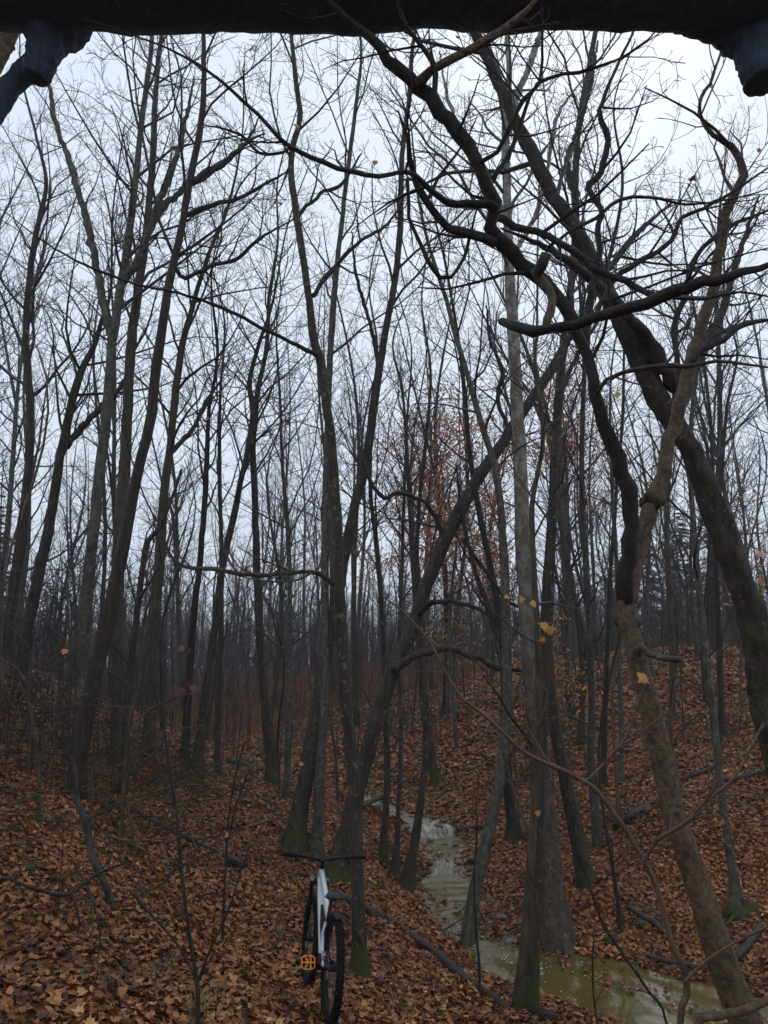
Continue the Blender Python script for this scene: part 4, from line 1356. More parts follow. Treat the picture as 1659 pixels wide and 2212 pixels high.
for k, (lab, pts, mt, kk) in enumerate([
    ('long black wet pole lying from behind the bicycle down to the pool', [(716, 1936, 16), (770, 1962, 17), (829, 1988, 18), (905, 2042, 20), (960, 2085, 21), (1005, 2122, 21), (1050, 2155, 20), (1095, 2185, 18)], 'deadlog', 3),
    ('dark log lying on the leaves left of the bicycle, cut end facing us', [(285, 1752, 9), (340, 1785, 11), (395, 1812, 13), (460, 1845, 16), (528, 1878, 20)], 'deadlog', 0),
    ('thin branch lying on the left bank skyline', [(380, 1675, 5), (430, 1692, 6), (480, 1725, 6)], 'olive', 1),
    ('mossy log on the skyline at the end of the left bank', [(490, 1645, 12), (540, 1662, 14), (590, 1680, 14)], 'mossbase', 1),
    ('old log crossing the head of the stream', [(780, 1752, 12), (835, 1718, 12), (880, 1690, 10), (915, 1672, 8)], 'mossbase', 1),
    ('short log in the stream at the lower cascade, right side', [(1012, 1868, 15), (1036, 1864, 16), (1062, 1858, 14)], 'deadlog', 0),
    ('dark log across the right end of the upper cascade', [(985, 1797, 10), (1015, 1794, 12), (1048, 1790, 12)], 'deadlog', 0),
    ('broken log lying on the left stream bank below the forked stem', [(922, 1872, 12), (950, 1878, 12), (985, 1888, 9)], 'deadlog', 1),
    ('mossy stick on the left stream bank', [(895, 1892, 9), (925, 1892, 10), (950, 1896, 9)], 'mossbase', 0),
    ('log leaning down the right slope behind the shrub', [(1326, 1792, 16), (1365, 1768, 17), (1412, 1738, 15), (1440, 1720, 10)], 'deadlog', 1),
    ('dark log high on the right slope behind the tan trunk', [(1462, 1694, 15), (1500, 1680, 13), (1545, 1662, 11), (1595, 1640, 8)], 'deadlog', 1),
    ('dark log at the right edge of the slope', [(1565, 1690, 9), (1610, 1683, 11), (1655, 1672, 12)], 'deadlog', 0),
    ('pole lying far up the right slope behind the sycamore', [(1205, 1598, 6), (1240, 1582, 7), (1275, 1570, 7)], 'deadlog', 0),
    ('black forked driftwood piece on the right bank', [(1362, 1970, 13), (1390, 1988, 14), (1415, 2003, 15), (1432, 2022, 10)], 'deadlog', 1),
    ('log half buried in leaves right of the pool', [(1395, 2068, 9), (1430, 2080, 12), (1475, 2092, 14), (1530, 2102, 14)], 'deadlog', 1),
    ('log lying towards the right border below the mossy stump', [(1590, 2085, 18), (1618, 2045, 18), (1645, 2010, 16)], 'deadlog', 0),
    ('rotten log along the near pool edge at the bottom', [(1110, 2160, 22), (1150, 2190, 26), (1195, 2208, 26)], 'deadlog', 0),
    ('thin fallen pole crossing the middle slope', [(905, 1655, 5), (960, 1632, 5), (1010, 1610, 4)], 'deadlog', 0),
    ('weathered pole lying low on the slope above the stream', [(930, 1738, 7), (960, 1712, 7), (985, 1690, 5)], 'mossbase', 0),
]):
    ground_log(lab, pts, M[mt], k=kk, seed=300 + k)


for k, (px, py, w, lab, mt) in enumerate([
    (935, 1856, 26, 'grey rock breaking the water at the lower cascade', 'stone'), (1040, 1862, 24, 'mossy rock on the right stream bank', 'moss'), (905, 1905, 24, 'mossy rock at the left edge of the lower stream', 'moss'),
    (875, 1790, 22, 'dark stone left of the upper cascade', 'stone'), (925, 1792, 30, 'flat dark stone under the upper cascade', 'stone'), (985, 1830, 20, 'small dark stone in the middle stream', 'stone'),
    (1050, 2028, 46, 'mossy boulder beside the root tangle above the pool', 'moss'), (1100, 2042, 40, 'flat wet slab at the head of the pool', 'stone'), (1185, 2068, 34, 'dark mossy stone at the sycamore foot', 'moss'),
    (1320, 2035, 30, 'mossy stone on the right bank near the driftwood', 'moss'), (1385, 2000, 34, 'moss covered stone under the driftwood', 'moss'), (1100, 2120, 30, 'mossy stone on the near bank of the pool', 'moss'),
    (1040, 1958, 22, 'dark wet stone on the gravel bar', 'stone'), (1085, 1985, 26, 'flat grey stone on the gravel bar', 'stone'), (838, 1765, 18, 'dark stone at the stream bend', 'stone'), (60, 1880, 34, 'green mossy stone among the leaves at the left', 'moss')]):
    g = hit(px, py)
    r = wid(px, py, w, g[1]) / 2
    V, F = blob((0, 0, r * .15), (r, r * .8, r * .5), 40 + k)
    m = MB()
    m.poly(V, F)
    tag(m.build('creek_stone', M[mt]), lab, 'stone').location = g

STN = [(868, 1772), (892, 1778), (905, 1800), (948, 1806), (1002, 1800), (1022, 1812), (930, 1842), (962, 1850), (985, 1846), (905, 1852), (918, 1872), (990, 1880), (1002, 1902), (900, 1930), (1020, 1925), (1010, 1948), (930, 1965), (1035, 1985), (1060, 2000), (985, 1990)]
for k, (px, py) in enumerate(STN):
    g = hit(px, py)
    r = wid(px, py, [9, 14, 11, 18, 12][k % 5], g[1]) / 2
    V, F = blob((0, 0, r * .3), (r, r * .75, r * .55), 140 + k)
    m = MB()
    m.poly(V, F)
    nth = ('first second third fourth fifth sixth seventh eighth ninth tenth eleventh twelfth thirteenth fourteenth fifteenth sixteenth seventeenth eighteenth nineteenth twentieth'.split())[k]
    o = tag(m.build('stream_stone', M['stone']), f'small wet stone in the stream, {nth} counting down from the top', 'stone', 'small stones in the stream')
    o.location = (g[0], g[1], max(g[2], float(creek_info(np.array([g[0]]), np.array([g[1]]))[1][0]) - .01))

# mossy stump at the right
g = hit(1600, 1985)
m = MB()
V, F = blob((0, 0, .0), (.22, .2, .24), 93, 24, 16)
m.poly(V, F)
sr = empty('stump', g, 'dark mossy stump at the foot of the pale lichen trunk', 'stump')
m.build('body', M['mossbase'], sr)
m = MB()
for a in range(5):
    m.tube([(0, 0, .10), (math.cos(a * 1.3) * .24, math.sin(a * 1.3) * .2, .04), (math.cos(a * 1.3) * .5, math.sin(a * 1.3) * .42, -.06)], [.06, .035, .012], 8, .15, a + 2)
m.build('roots', M['mossbase'], sr)

# ------------------------------------------------------------------ foreground shrubs and saplings
def shrub(label, stems, D, mat, seed, name='shrub', kk=6, L=(.2, .6), w=1.0):
    r = random.Random(seed)
    root = None
    for si, st in enumerate(stems):
        Q, W = [], []
        for i, (px, py, ww) in enumerate(st['p']):
            Dk = D + st.get('d0', 0) + st.get('dd', 0) * i / (len(st['p']) - 1)
            Q.append(at(px, py, Dk))
            W.append(max(.002, wid(px, py, ww * w, Dk) / 2))
        if root is None:
            b = (Q[0][0], Q[0][1], h1(Q[0][0], Q[0][1]))
            if Q[0][2] > b[2]:
                Q.insert(0, (Q[0][0], Q[0][1], b[2] - .05))
                W.insert(0, W[0] * 1.1)
            root = empty(name, b, label, 'shrub')
        P, R = catmull(Q, .05, W)
        m = MB()
        m.tube([tuple(p) for p in P], list(R), 7, .08, seed + si)
        k = st.get('k', kk)
        if k:
            limbs(m, r, P, R, k, .2, 1.0, st.get('L', L), 1, (.5, 1.1), .0016, .05, rk=.6, sp=(.08, .1, .16, .2))
        m.build('stem' if si == 0 else 'branch', mat, root, root.location)
    return root


pool_shrub = shrub('reddish brown arching shrub in front of the pool at the lower right', [
    dict(p=[(1470, 2212, 14), (1484, 2150, 15), (1478, 2095, 14), (1452, 2040, 14), (1432, 1960, 13), (1412, 1900, 12), (1385, 1850, 12), (1350, 1790, 12), (1310, 1735, 11), (1282, 1700, 11), (1255, 1685, 10), (1220, 1665, 10), (1160, 1640, 9), (1120, 1615, 9), (1085, 1580, 8), (1040, 1540, 8), (1000, 1510, 7), (975, 1475, 7), (955, 1440, 6), (930, 1390, 5), (880, 1330, 4), (830, 1290, 3)], dd=.3, k=5, L=(.15, .4)),
    dict(p=[(1386, 1868, 10), (1405, 1835, 10), (1418, 1815, 11), (1450, 1795, 10), (1480, 1778, 10), (1508, 1748, 9), (1530, 1722, 8), (1548, 1690, 7), (1556, 1650, 5), (1560, 1600, 4)], dd=-.2, k=6, L=(.15, .5)),
    dict(p=[(1508, 1748, 8), (1545, 1715, 7), (1585, 1680, 6), (1620, 1620, 5), (1650, 1560, 4)], dd=.1, d0=-.1, k=4, L=(.15, .4)),
    dict(p=[(1240, 1676, 6), (1262, 1690, 6), (1290, 1665, 6), (1330, 1620, 6), (1355, 1590, 5), (1375, 1530, 5), (1390, 1490, 4)], dd=-.1, d0=.2, k=5, L=(.15, .4)),
    dict(p=[(1330, 1615, 5), (1360, 1600, 5), (1400, 1570, 4), (1450, 1530, 3)], d0=.2, k=4, L=(.1, .3)),
    dict(p=[(1152, 1636, 5), (1160, 1580, 5), (1180, 1520, 5), (1185, 1440, 4), (1175, 1370, 3)], d0=.3, dd=-.2, k=4, L=(.15, .4)),
    dict(p=[(1480, 2120, 8), (1520, 2080, 7), (1580, 2040, 6), (1660, 2000, 5)], k=2, L=(.1, .3)),
], 5.2, M['shrub'], 5)
shrub('dark wiry sapling whose twigs droop over the pool', [
    dict(p=[(1440, 2212, 5), (1400, 2140, 6), (1345, 2060, 7), (1300, 1990, 7), (1270, 1900, 6), (1245, 1830, 5), (1238, 1760, 4)], k=3, L=(.1, .3))], 5.4, M['dark'], 6)
shrub('straight dark sapling in the left foreground leaves', [
    dict(p=[(428, 2212, 11), (425, 2120, 9), (412, 2040, 9), (400, 1950, 8), (390, 1860, 8), (382, 1760, 7), (370, 1680, 6), (358, 1600, 5), (350, 1520, 4)], k=3, L=(.15, .4)),
    dict(p=[(428, 2120, 6), (450, 2060, 5), (490, 1975, 5), (515, 1900, 4), (540, 1820, 3)], k=2, L=(.1, .25)),
    dict(p=[(425, 2120, 6), (390, 2050, 5), (340, 1990, 5), (280, 1925, 4)], k=2, L=(.1, .3)),
    dict(p=[(388, 1860, 4), (355, 1905, 4), (300, 1935, 4), (240, 1950, 3)], k=2, L=(.1, .3))], 4.6, M['dark'], 7)
shrub('thin dark sapling left of the bicycle', [
    dict(p=[(484, 1935, 6), (488, 1860, 5), (492, 1780, 5), (500, 1720, 5), (512, 1660, 4), (530, 1600, 3)], k=3, L=(.2, .5)),
    dict(p=[(490, 1830, 4), (510, 1740, 4), (540, 1660, 3)], k=2, L=(.15, .4))], 8.5, M['dark'], 8)
shrub('yellowish forked sapling on the left slope', [
    dict(p=[(262, 1850, 9), (265, 1740, 8), (268, 1690, 8), (276, 1600, 7), (285, 1540, 7), (300, 1480, 6), (308, 1400, 5), (322, 1330, 4)], k=5, L=(.3, .8)),
    dict(p=[(284, 1850, 8), (286, 1800, 7), (268, 1690, 6), (310, 1650, 5), (345, 1610, 5), (360, 1560, 4)], k=4, L=(.2, .6)),
    dict(p=[(290, 1560, 5), (330, 1530, 5), (370, 1510, 4), (430, 1495, 3)], k=3, L=(.2, .5))], 9.2, M['olive'], 9)
shrub('forked grey sapling among the brush at the left edge', [
    dict(p=[(86, 1700, 9), (82, 1640, 8), (74, 1580, 8), (64, 1520, 7), (58, 1480, 7), (30, 1440, 5), (0, 1425, 4)], k=5, L=(.3, .9)),
    dict(p=[(84, 1660, 7), (98, 1610, 6), (124, 1560, 6), (140, 1530, 5), (175, 1505, 4), (190, 1500, 3)], k=4, L=(.2, .6)),
    dict(p=[(125, 1555, 5), (122, 1520, 5), (118, 1480, 4), (105, 1450, 3)], k=3, L=(.2, .5)),
    dict(p=[(62, 1500, 5), (80, 1470, 4), (120, 1430, 3)], k=3, L=(.2, .5))], 9.6, M['olive'], 10)
shrub('arching dead branch at the far left foreground', [
    dict(p=[(-10, 1910, 7), (60, 1915, 8), (110, 1930, 8), (150, 1932, 8), (180, 1910, 7), (215, 1885, 6), (270, 1865, 4)], dd=.3, k=5, L=(.2, .5)),
    dict(p=[(150, 1932, 5), (165, 1955, 5), (172, 2000, 4)], d0=.15, k=1, L=(.1, .2))], 5.8, M['dark'], 11)
shrub('broken grey snag with white stub on the left slope', [
    dict(p=[(250, 1975, 14), (232, 1925, 15), (215, 1885, 16), (200, 1850, 16), (190, 1800, 15), (178, 1755, 14), (160, 1720, 12)], k=6, L=(.2, .7)),
    dict(p=[(160, 1735, 7), (166, 1700, 7), (163, 1660, 6), (150, 1630, 5)], k=1, L=(.1, .2)),
    dict(p=[(200, 1850, 9), (195, 1790, 7), (200, 1700, 5), (205, 1640, 4)], k=3, L=(.2, .4))], 7.6, M['grey'], 12)
shrub('long bare twig hanging across the pool foreground', [
    dict(p=[(1290, 2212, 4), (1282, 2150, 4), (1280, 2080, 4), (1284, 2020, 3)], k=2, L=(.1, .2))], 6.4, M['dark'], 13)
shrub('pale arching twig over the lower right corner', [
    dict(p=[(1500, 2240, 20), (1550, 2195, 19), (1600, 2185, 19), (1650, 2165, 18), (1710, 2140, 17)], k=1, L=(.2, .3))], 4.4, M['tan'], 14)
shrub('crooked dark sapling in front of the lichen trunk by the stream', [
    dict(p=[(1035, 2085, 6), (1028, 2000, 6), (1024, 1900, 5), (1030, 1800, 4), (1028, 1720, 3)], k=3, L=(.2, .4))], 8.6, M['dark'], 15)

# scattered small bare saplings and twigs standing in the leaves
rng2 = random.Random(31)
ORD = 'first second third fourth fifth sixth seventh eighth ninth tenth eleventh twelfth thirteenth fourteenth'.split()
TW = ([(120, 1990, 260), (330, 1890, 300), (560, 1860, 190), (600, 2000, 160), (215, 2120, 240), (455, 1790, 210), (370, 1770, 260), (520, 1760, 170), (650, 1950, 120), (985, 2110, 130), (950, 2190, 160), (860, 2150, 120),
                                 (1240, 2140, 180), (1330, 1880, 240), (1420, 1860, 220), (1560, 1880, 280), (1640, 1900, 320), (1500, 1750, 260), (1380, 1720, 250), (1210, 1760, 220), (1620, 1740, 230), (30, 1800, 330), (205, 1760, 300), (330, 1690, 260), (60, 1690, 260)])
TWS = [sorted(q[0] for q in TW if (q[0] < 800) == a and (q[0] > 1195) == b) for a, b in ((True, False), (False, False), (False, True))]
for k, (px, py, hpx) in enumerate(TW):
    g = hit(px, py)
    H = wid(px, py, hpx, g[1])
    m = MB()
    rr = random.Random(900 + k)
    d = nrm((rr.gauss(0, .18), rr.gauss(0, .12), 1))
    Q = [(0, 0, -.05)]
    for i in range(6):
        d = nrm((d[0] + rr.gauss(0, .09), d[1] + rr.gauss(0, .09), d[2]))
        Q.append(tuple(Q[-1][j] + d[j] * H / 6 for j in range(3)))
    P, R = catmull(Q, .08, [.007 - .0009 * i for i in range(7)])
    side = 'on the left bank' if px < 800 else 'on the far slope' if px > 1195 else 'on the near creek bank'
    nth = ORD[TWS[0 if px < 800 else 2 if px > 1195 else 1].index(px)]
    root = empty('twiggy_sapling', g, f'bare twig sapling {side}, {nth} one from the left', 'sapling', f'twig saplings {side}')
    m.tube([tuple(p) for p in P], list(R), 5)
    m.build('stem', M[rng2.choice(['dark', 'shrub', 'olive'])], root)
    b = MB()
    limbs(b, rr, P, R, 7, .25, 1.0, (.15 * H, .4 * H), 1, (.4, 1.0), .0016, .06, rk=.6, sp=(.1, .12, .2, .3))
    b.build('branch', M['twig'], root)

# brush heaps on the left slope
def brush(label, cx, cy, n, spread, seed, Lr=(.6, 2.2)):
    g = hit(cx, cy)
    r = random.Random(seed)
    root = empty('brush_heap', g, label, 'brush')
    for k in range(n):
        x, y = g[0] + r.gauss(0, spread), g[1] + r.gauss(0, spread * .6)
        z = h1(x, y) + r.uniform(0, .35)
        a = r.uniform(0, 6.28)
        m = MB()
        L = r.uniform(*Lr)
        d = nrm((math.cos(a), math.sin(a) * .6, r.uniform(-.05, .6)))
        grow(m, r, (x, y, z), d, L, r.uniform(.005, .018), 1 if r.random() < .7 else 2, .003, -.01, .13, (.12, .16, .26, .4))
        m.build('branch', M[r.choice(['dark', 'shrub', 'brown', 'deadlog'])], root, g)


brush('tangled heap of dead branches on the left slope skyline', 70, 1640, 80, 1.3, 51)
brush('loose brush and sticks below the twisted dark trunk', 250, 1690, 50, 1.0, 52, (.4, 1.6))
brush('fallen twigs and sticks at the left edge foreground', 40, 1800, 34, .8, 53, (.4, 1.4))
brush('thicket of thin dead stems right of the twisted trunk', 330, 1660, 50, .9, 54, (.5, 1.6))
brush('driftwood sticks caught at the head of the pool', 1060, 2035, 14, .35, 55, (.25, .8))
brush('sticks and roots on the bank below the lichen trunk', 960, 2020, 12, .3, 56, (.25, .7))

# ------------------------------------------------------------------ leaves
def leaf_outline(kind, r):
    if kind == 0:      # maple
        base = [(-90, .35), (-62, .62), (-38, .50), (-18, .98), (2, .56), (22, .80), (40, .62), (62, .60), (90, 1.12), (118, .60), (140, .62), (158, .80), (178, .56), (198, .98), (218, .50), (242, .62)]
    elif kind == 1:    # oak like
        base = [(-90, .9), (-60, .5), (-40, .62), (-15, .40), (10, .60), (35, .42), (60, .66), (90, 1.0), (120, .66), (145, .42), (170, .60), (195, .40), (220, .62), (240, .5)]
    else:              # beech / elliptic
        base = [(-90, 1.0), (-55, .62), (-20, .50), (10, .47), (45, .55), (70, .75), (90, 1.0), (110, .75), (135, .55), (170, .47), (200, .50), (235, .62)]
    return [(math.radians(a), s * r.uniform(.88, 1.1)) for a, s in base]


def leaf_mesh(seed, mat, size=.055):
    r = random.Random(seed)
    kind = 0 if seed % 5 < 3 else (1 if seed % 5 == 3 else 2)
    o = leaf_outline(kind, r)
    cx, cy = r.uniform(-.9, 1.1), r.uniform(-1.0, 1.2)
    tw = r.uniform(-.7, .7)

    def z(x, y):
        return size * (.45 * cx * (x / size) ** 2 + .35 * cy * (y / size) ** 2 + .3 * tw * x * y / size ** 2)
    V = [(0, 0, 0)]
    for a, s in o:
        x, y = math.cos(a) * s * size, math.sin(a) * s * size
        V.append((x, y, z(x, y) + r.uniform(-.10, .10) * size))
    n = len(o)
    F = [(0, i + 1, (i + 1) % n + 1) for i in range(n)]
    me = bpy.data.meshes.new('leaf')
    me.from_pydata(V, [], F)
    me.polygons.foreach_set('use_smooth', np.ones(len(F), bool))
    me.materials.append(mat)
    return me


leaf_col = bpy.data.collections.new('leaf_shapes')
for s in range(12):
    leaf_col.objects.link(bpy.data.objects.new('leaf_shape_%02d' % s, leaf_mesh(s, M['leafinst'])))
single_leaves = [leaf_mesh(s + 20, M['leafobj'], .06) for s in range(10)]


def litter_points():
    R = np.random.default_rng(12)
    out = []
    for y0, y1, dens, sc in ((3.2, 9, 900, .67), (9, 14, 720, .72), (14, 20, 400, .9), (20, 32, 130, 1.35)):
        wdt = lambda y: .56 * y + 1.0
        area = (wdt(y0) + wdt(y1)) * (y1 - y0)
        n = int(area * dens)
        y = R.uniform(y0, y1, n * 2)
        x = R.uniform(-1, 1, n * 2) * wdt(y1)
        k = np.abs(x) < wdt(y)
        x, y = x[k][:n], y[k][:n]
        out.append(np.c_[x, y, np.full(len(x), sc)])
    A = np.concatenate(out)
    s, zc, hw = creek_info(A[:, 0], A[:, 1])
    dry = height(A[:, 0], A[:, 1]) > zc - .02 - .22 * R.random(len(A)) ** 3 * (.5 + np.sin(A[:, 0] * 3.1 + A[:, 1] * 2.3))
    return A[dry], R


A, NR = litter_points()
zz = np.maximum(height(A[:, 0], A[:, 1]), creek_info(A[:, 0], A[:, 1])[1] + .012)
e = .05
zb = height(A[:, 0], A[:, 1])
hx = np.clip((height(A[:, 0] + e, A[:, 1]) - zb) / e, -.8, .8) * (zz <= zb)
hy = np.clip((height(A[:, 0], A[:, 1] + e) - zb) / e, -.8, .8) * (zz <= zb)
npt = len(A)
tx, ty, tz = NR.normal(0, .32, npt), NR.normal(0, .32, npt), NR.uniform(0, 6.283, npt)


def eul(a, b, c):
    ca, sa, cb, sb, cc, sc_ = np.cos(a), np.sin(a), np.cos(b), np.sin(b), np.cos(c), np.sin(c)
    o = np.empty((len(a), 3, 3))
    o[:, 0, 0] = cc * cb; o[:, 0, 1] = cc * sb * sa - sc_ * ca; o[:, 0, 2] = cc * sb * ca + sc_ * sa
    o[:, 1, 0] = sc_ * cb; o[:, 1, 1] = sc_ * sb * sa + cc * ca; o[:, 1, 2] = sc_ * sb * ca - cc * sa
    o[:, 2, 0] = -sb; o[:, 2, 1] = cb * sa; o[:, 2, 2] = cb * ca
    return o


Rm = np.einsum('nij,njk->nik', eul(np.arctan(hy), -np.arctan(hx), np.zeros(npt)), eul(tx, ty, tz))
rot = np.stack([np.arctan2(Rm[:, 2, 1], Rm[:, 2, 2]), -np.arcsin(np.clip(Rm[:, 2, 0], -1, 1)), np.arctan2(Rm[:, 1, 0], Rm[:, 0, 0])], 1)
scl = A[:, 2] * NR.uniform(.6, 1.35, npt)
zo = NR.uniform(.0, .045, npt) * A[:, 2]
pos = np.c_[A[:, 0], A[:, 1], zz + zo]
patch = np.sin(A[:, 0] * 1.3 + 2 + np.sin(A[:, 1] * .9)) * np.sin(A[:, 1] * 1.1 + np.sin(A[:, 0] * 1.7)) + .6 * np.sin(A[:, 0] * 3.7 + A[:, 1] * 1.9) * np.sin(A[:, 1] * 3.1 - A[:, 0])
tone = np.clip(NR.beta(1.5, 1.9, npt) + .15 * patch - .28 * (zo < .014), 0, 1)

# the 260 leaves that show largest: the nearest in view
dd_ = np.hypot(pos[:, 0], pos[:, 1])
vis = (np.abs(pos[:, 0]) < .52 * pos[:, 1] - .2) & (pos[:, 2] > -.398 * pos[:, 1]) & (zo > .02)
order = np.argsort(np.where(vis, dd_, 1e9))[:260]
keep = np.ones(npt, bool)
keep[order] = False
for i in order:
    o = bpy.data.objects.new('leaf', single_leaves[int(NR.integers(0, 10))])
    o.location = pos[i] + np.array([0, 0, .012])
    o.rotation_euler = rot[i]
    s_ = float(scl[i])
    o.scale = (s_, s_, s_)
    link(o, ground)

lm = bpy.data.meshes.new('leaf_litter')
kp = pos[keep]
lm.vertices.add(len(kp))
lm.vertices.foreach_set('co', kp.astype(np.float32).ravel())
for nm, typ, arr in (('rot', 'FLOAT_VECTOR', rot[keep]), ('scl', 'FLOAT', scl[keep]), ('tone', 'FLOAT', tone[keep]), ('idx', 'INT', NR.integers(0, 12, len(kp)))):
    a_ = lm.attributes.new(nm, typ, 'POINT')
    a_.data.foreach_set('vector' if typ == 'FLOAT_VECTOR' else 'value', np.ascontiguousarray(arr, np.int32 if typ == 'INT' else np.float32).ravel())
lm.update()
litter = link(bpy.data.objects.new('leaf_litter', lm), ground)
litter['kind'] = 'stuff'
ng = bpy.data.node_groups.new('leaf_scatter', 'GeometryNodeTree')
ng.interface.new_socket('Geometry', in_out='INPUT', socket_type='NodeSocketGeometry')
ng.interface.new_socket('Geometry', in_out='OUTPUT', socket_type='NodeSocketGeometry')
gi, go = ng.nodes.new('NodeGroupInput'), ng.nodes.new('NodeGroupOutput')
ip = ng.nodes.new('GeometryNodeInstanceOnPoints')
ci = ng.nodes.new('GeometryNodeCollectionInfo')
ci.inputs['Collection'].default_value = leaf_col
ci.inputs['Separate Children'].default_value = True
ci.inputs['Reset Children'].default_value = True


def attr(nm, typ):
    a = ng.nodes.new('GeometryNodeInputNamedAttribute')
    a.data_type = typ
    a.inputs['Name'].default_value = nm
    return [o for o in a.outputs if o.enabled and o.name == 'Attribute'][0]


ng.links.new(gi.outputs[0], ip.inputs['Points'])
ng.links.new(ci.outputs[0], ip.inputs['Instance'])
ip.inputs['Pick Instance'].default_value = True
ng.links.new(attr('idx', 'INT'), ip.inputs['Instance Index'])
ng.links.new(attr('rot', 'FLOAT_VECTOR'), ip.inputs['Rotation'])
ng.links.new(attr('scl', 'FLOAT'), ip.inputs['Scale'])
ng.links.new(ip.outputs[0], go.inputs[0])
litter.modifiers.new('scatter', 'NODES').node_group = ng
print('litter', len(kp))

# hanging leaves on twigs: parts of the tree or shrub they hang from
maple_leaf = {k: leaf_mesh(s, M[k], 1.0) for k, s in (('yellow', 60), ('deadleaf', 61), ('orange', 62))}


def hang(px, py, w, D, kind, tree, rx=1.4, rz=0.0, ry=0.0):
    o = bpy.data.objects.new('leaf', maple_leaf[kind])
    p = Vector(at(px, py, D))
    s = wid(px, py, w, D) / 1.9
    link(o, tree)
    o.matrix_world = Matrix.LocRotScale(p - Vector(tree.location), Matrix.Rotation(rz, 3, 'Z') @ Matrix.Rotation(rx, 3, 'X') @ Matrix.Rotation(ry, 3, 'Z'), Vector((s, s, s * .8)))
    # a stalk up to the twig
    return o


def stalk(px, py, D, tree, L=.12):
    m = MB()
    p = at(px, py, D)
    m.tube([p, (p[0] + .01, p[1], p[2] + L * .5), (p[0] - .01, p[1] + .01, p[2] + L)], [.0012, .0014, .0018], 3)
    m.build('twig', M['twig'], tree, tree.location)


hr = random.Random(8)
for (px, py, w, D, kd, tr_) in [
    (642, 272, 22, 4.6, 'yellow', knob), (1040, 293, 18, 4.4, 'yellow', knob), (810, 350, 18, 4.6, 'yellow', knob), (1360, 315, 17, 5, 'yellow', knob), (1335, 850, 20, 5, 'yellow', knob),
    (1392, 1466, 30, 5.3, 'yellow', knob), (1384, 1458, 22, 5.35, 'yellow', knob), (1176, 1350, 28, 5.3, 'yellow', pool_shrub), (1190, 1362, 28, 5.25, 'yellow', pool_shrub), (1174, 1382, 18, 5.3, 'yellow', pool_shrub), (1126, 1294, 20, 5.4, 'yellow', pool_shrub),
    (1154, 1304, 22, 5.4, 'yellow', pool_shrub), (1094, 1288, 16, 5.4, 'yellow', pool_shrub), (1562, 1775, 18, 5.2, 'orange', pool_shrub), (1163, 1757, 18, 5.5, 'orange', pool_shrub), (1175, 205, 13, 5, 'orange', knob), (683, 92, 16, 4.6, 'orange', knob), (988, 80, 16, 4.4, 'orange', knob),
    (1495, 385, 24, 5.4, 'deadleaf', knob), (1490, 400, 18, 5.4, 'deadleaf', knob), (960, 1950, 20, 6, 'deadleaf', pool_shrub), (770, 1192, 20, 7.4, 'deadleaf', bike_tree), (622, 912, 16, 7.2, 'deadleaf', bike_tree), (597, 437, 18, 7, 'deadleaf', bike_tree), (606, 440, 12, 7, 'deadleaf', bike_tree),
    (392, 1400, 28, 7.0, 'deadleaf', bike_tree), (404, 1406, 20, 7.0, 'deadleaf', bike_tree), (385, 1415, 18, 7.0, 'deadleaf', bike_tree), (402, 1478, 30, 6.9, 'deadleaf', bike_tree), (418, 1486, 28, 6.9, 'deadleaf', bike_tree), (395, 1492, 20, 6.9, 'deadleaf', bike_tree),
    (140, 1406, 20, 7, 'orange', bike_tree), (650, 1650, 14, 7, 'orange', bike_tree), (448, 903, 12, 7.3, 'orange', bike_tree), (655, 1166, 12, 7.5, 'orange', bike_tree), (490, 1802, 18, 7.6, 'orange', bike_tree), (1640, 1195, 30, 6, 'orange', knob), (1645, 1255, 22, 6, 'orange', knob), (1640, 325, 16, 5, 'orange', knob)]:
    hang(px, py, w, D, kd, tr_, hr.uniform(1.0, 1.9), hr.uniform(-.7, .7), hr.uniform(-2.2, 2.2) + math.pi)
    stalk(px, py - w * .3, D, tr_, .06 + hr.random() * .1)

# foam flecks drifting on the pool
fm = MB()
fr_ = random.Random(17)
for _ in range(300):
    t = fr_.random()
    i = 2 + int(t * 5)
    a, b_ = CREEK[i], CREEK[i + 1]
    q = fr_.random()
    ox, oy = fr_.gauss(0, .45), fr_.gauss(0, .35)
    x, y = a[0] + (b_[0] - a[0]) * q + ox, a[1] + (b_[1] - a[1]) * q + oy
    s_, zc_, hw_ = creek_info(np.array([x]), np.array([y]))
    if abs(s_[0]) > hw_[0]:
        continue
    r = fr_.uniform(.004, .013)
    fm.poly([(x + r * math.cos(k) * fr_.uniform(.7, 1.3), y + r * math.sin(k) * 1.2, zc_[0] + .012) for k in (0, 1.05, 2.1, 3.14, 4.2, 5.2)], [(0, 1, 2, 3, 4, 5)])
tag(fm.build('foam', M['foam'], smooth=False), 'white foam flecks drifting on the olive pool', 'foam', kind='stuff')

# floating and stranded dead leaves along the water are litter too; grass tufts between the leaves
gt = MB()
for (px, py, n_) in [(230, 2135, 34), (440, 2190, 40), (345, 2120, 20), (700, 1905, 18), (500, 2020, 14), (860, 2190, 14), (300, 1790, 18), (90, 1770, 22), (610, 2030, 12)]:
    g = hit(px, py)
    for _ in range(n_):
        x, y = g[0] + hr.gauss(0, .07), g[1] + hr.gauss(0, .07)
        L = hr.uniform(.08, .2)
        a = hr.uniform(0, 6.28)
        z = h1(x, y)
        c, s = math.cos(a), math.sin(a)
        gt.poly([(x - s * .003, y + c * .003, z), (x + s * .003, y - c * .003, z), (x + c * L * .4 + s * .002, y + s * L * .4 - c * .002, z + L * .7), (x + c * L * .4 - s * .002, y + s * L * .4 + c * .002, z + L * .7), (x + c * L * .9, y + s * L * .9, z + L * .75)], [(0, 1, 2, 3), (3, 2, 4)])
tag(gt.build('grass', M['grass'], smooth=False), 'sparse dull grass blades poking through the leaves', 'grass', kind='stuff')

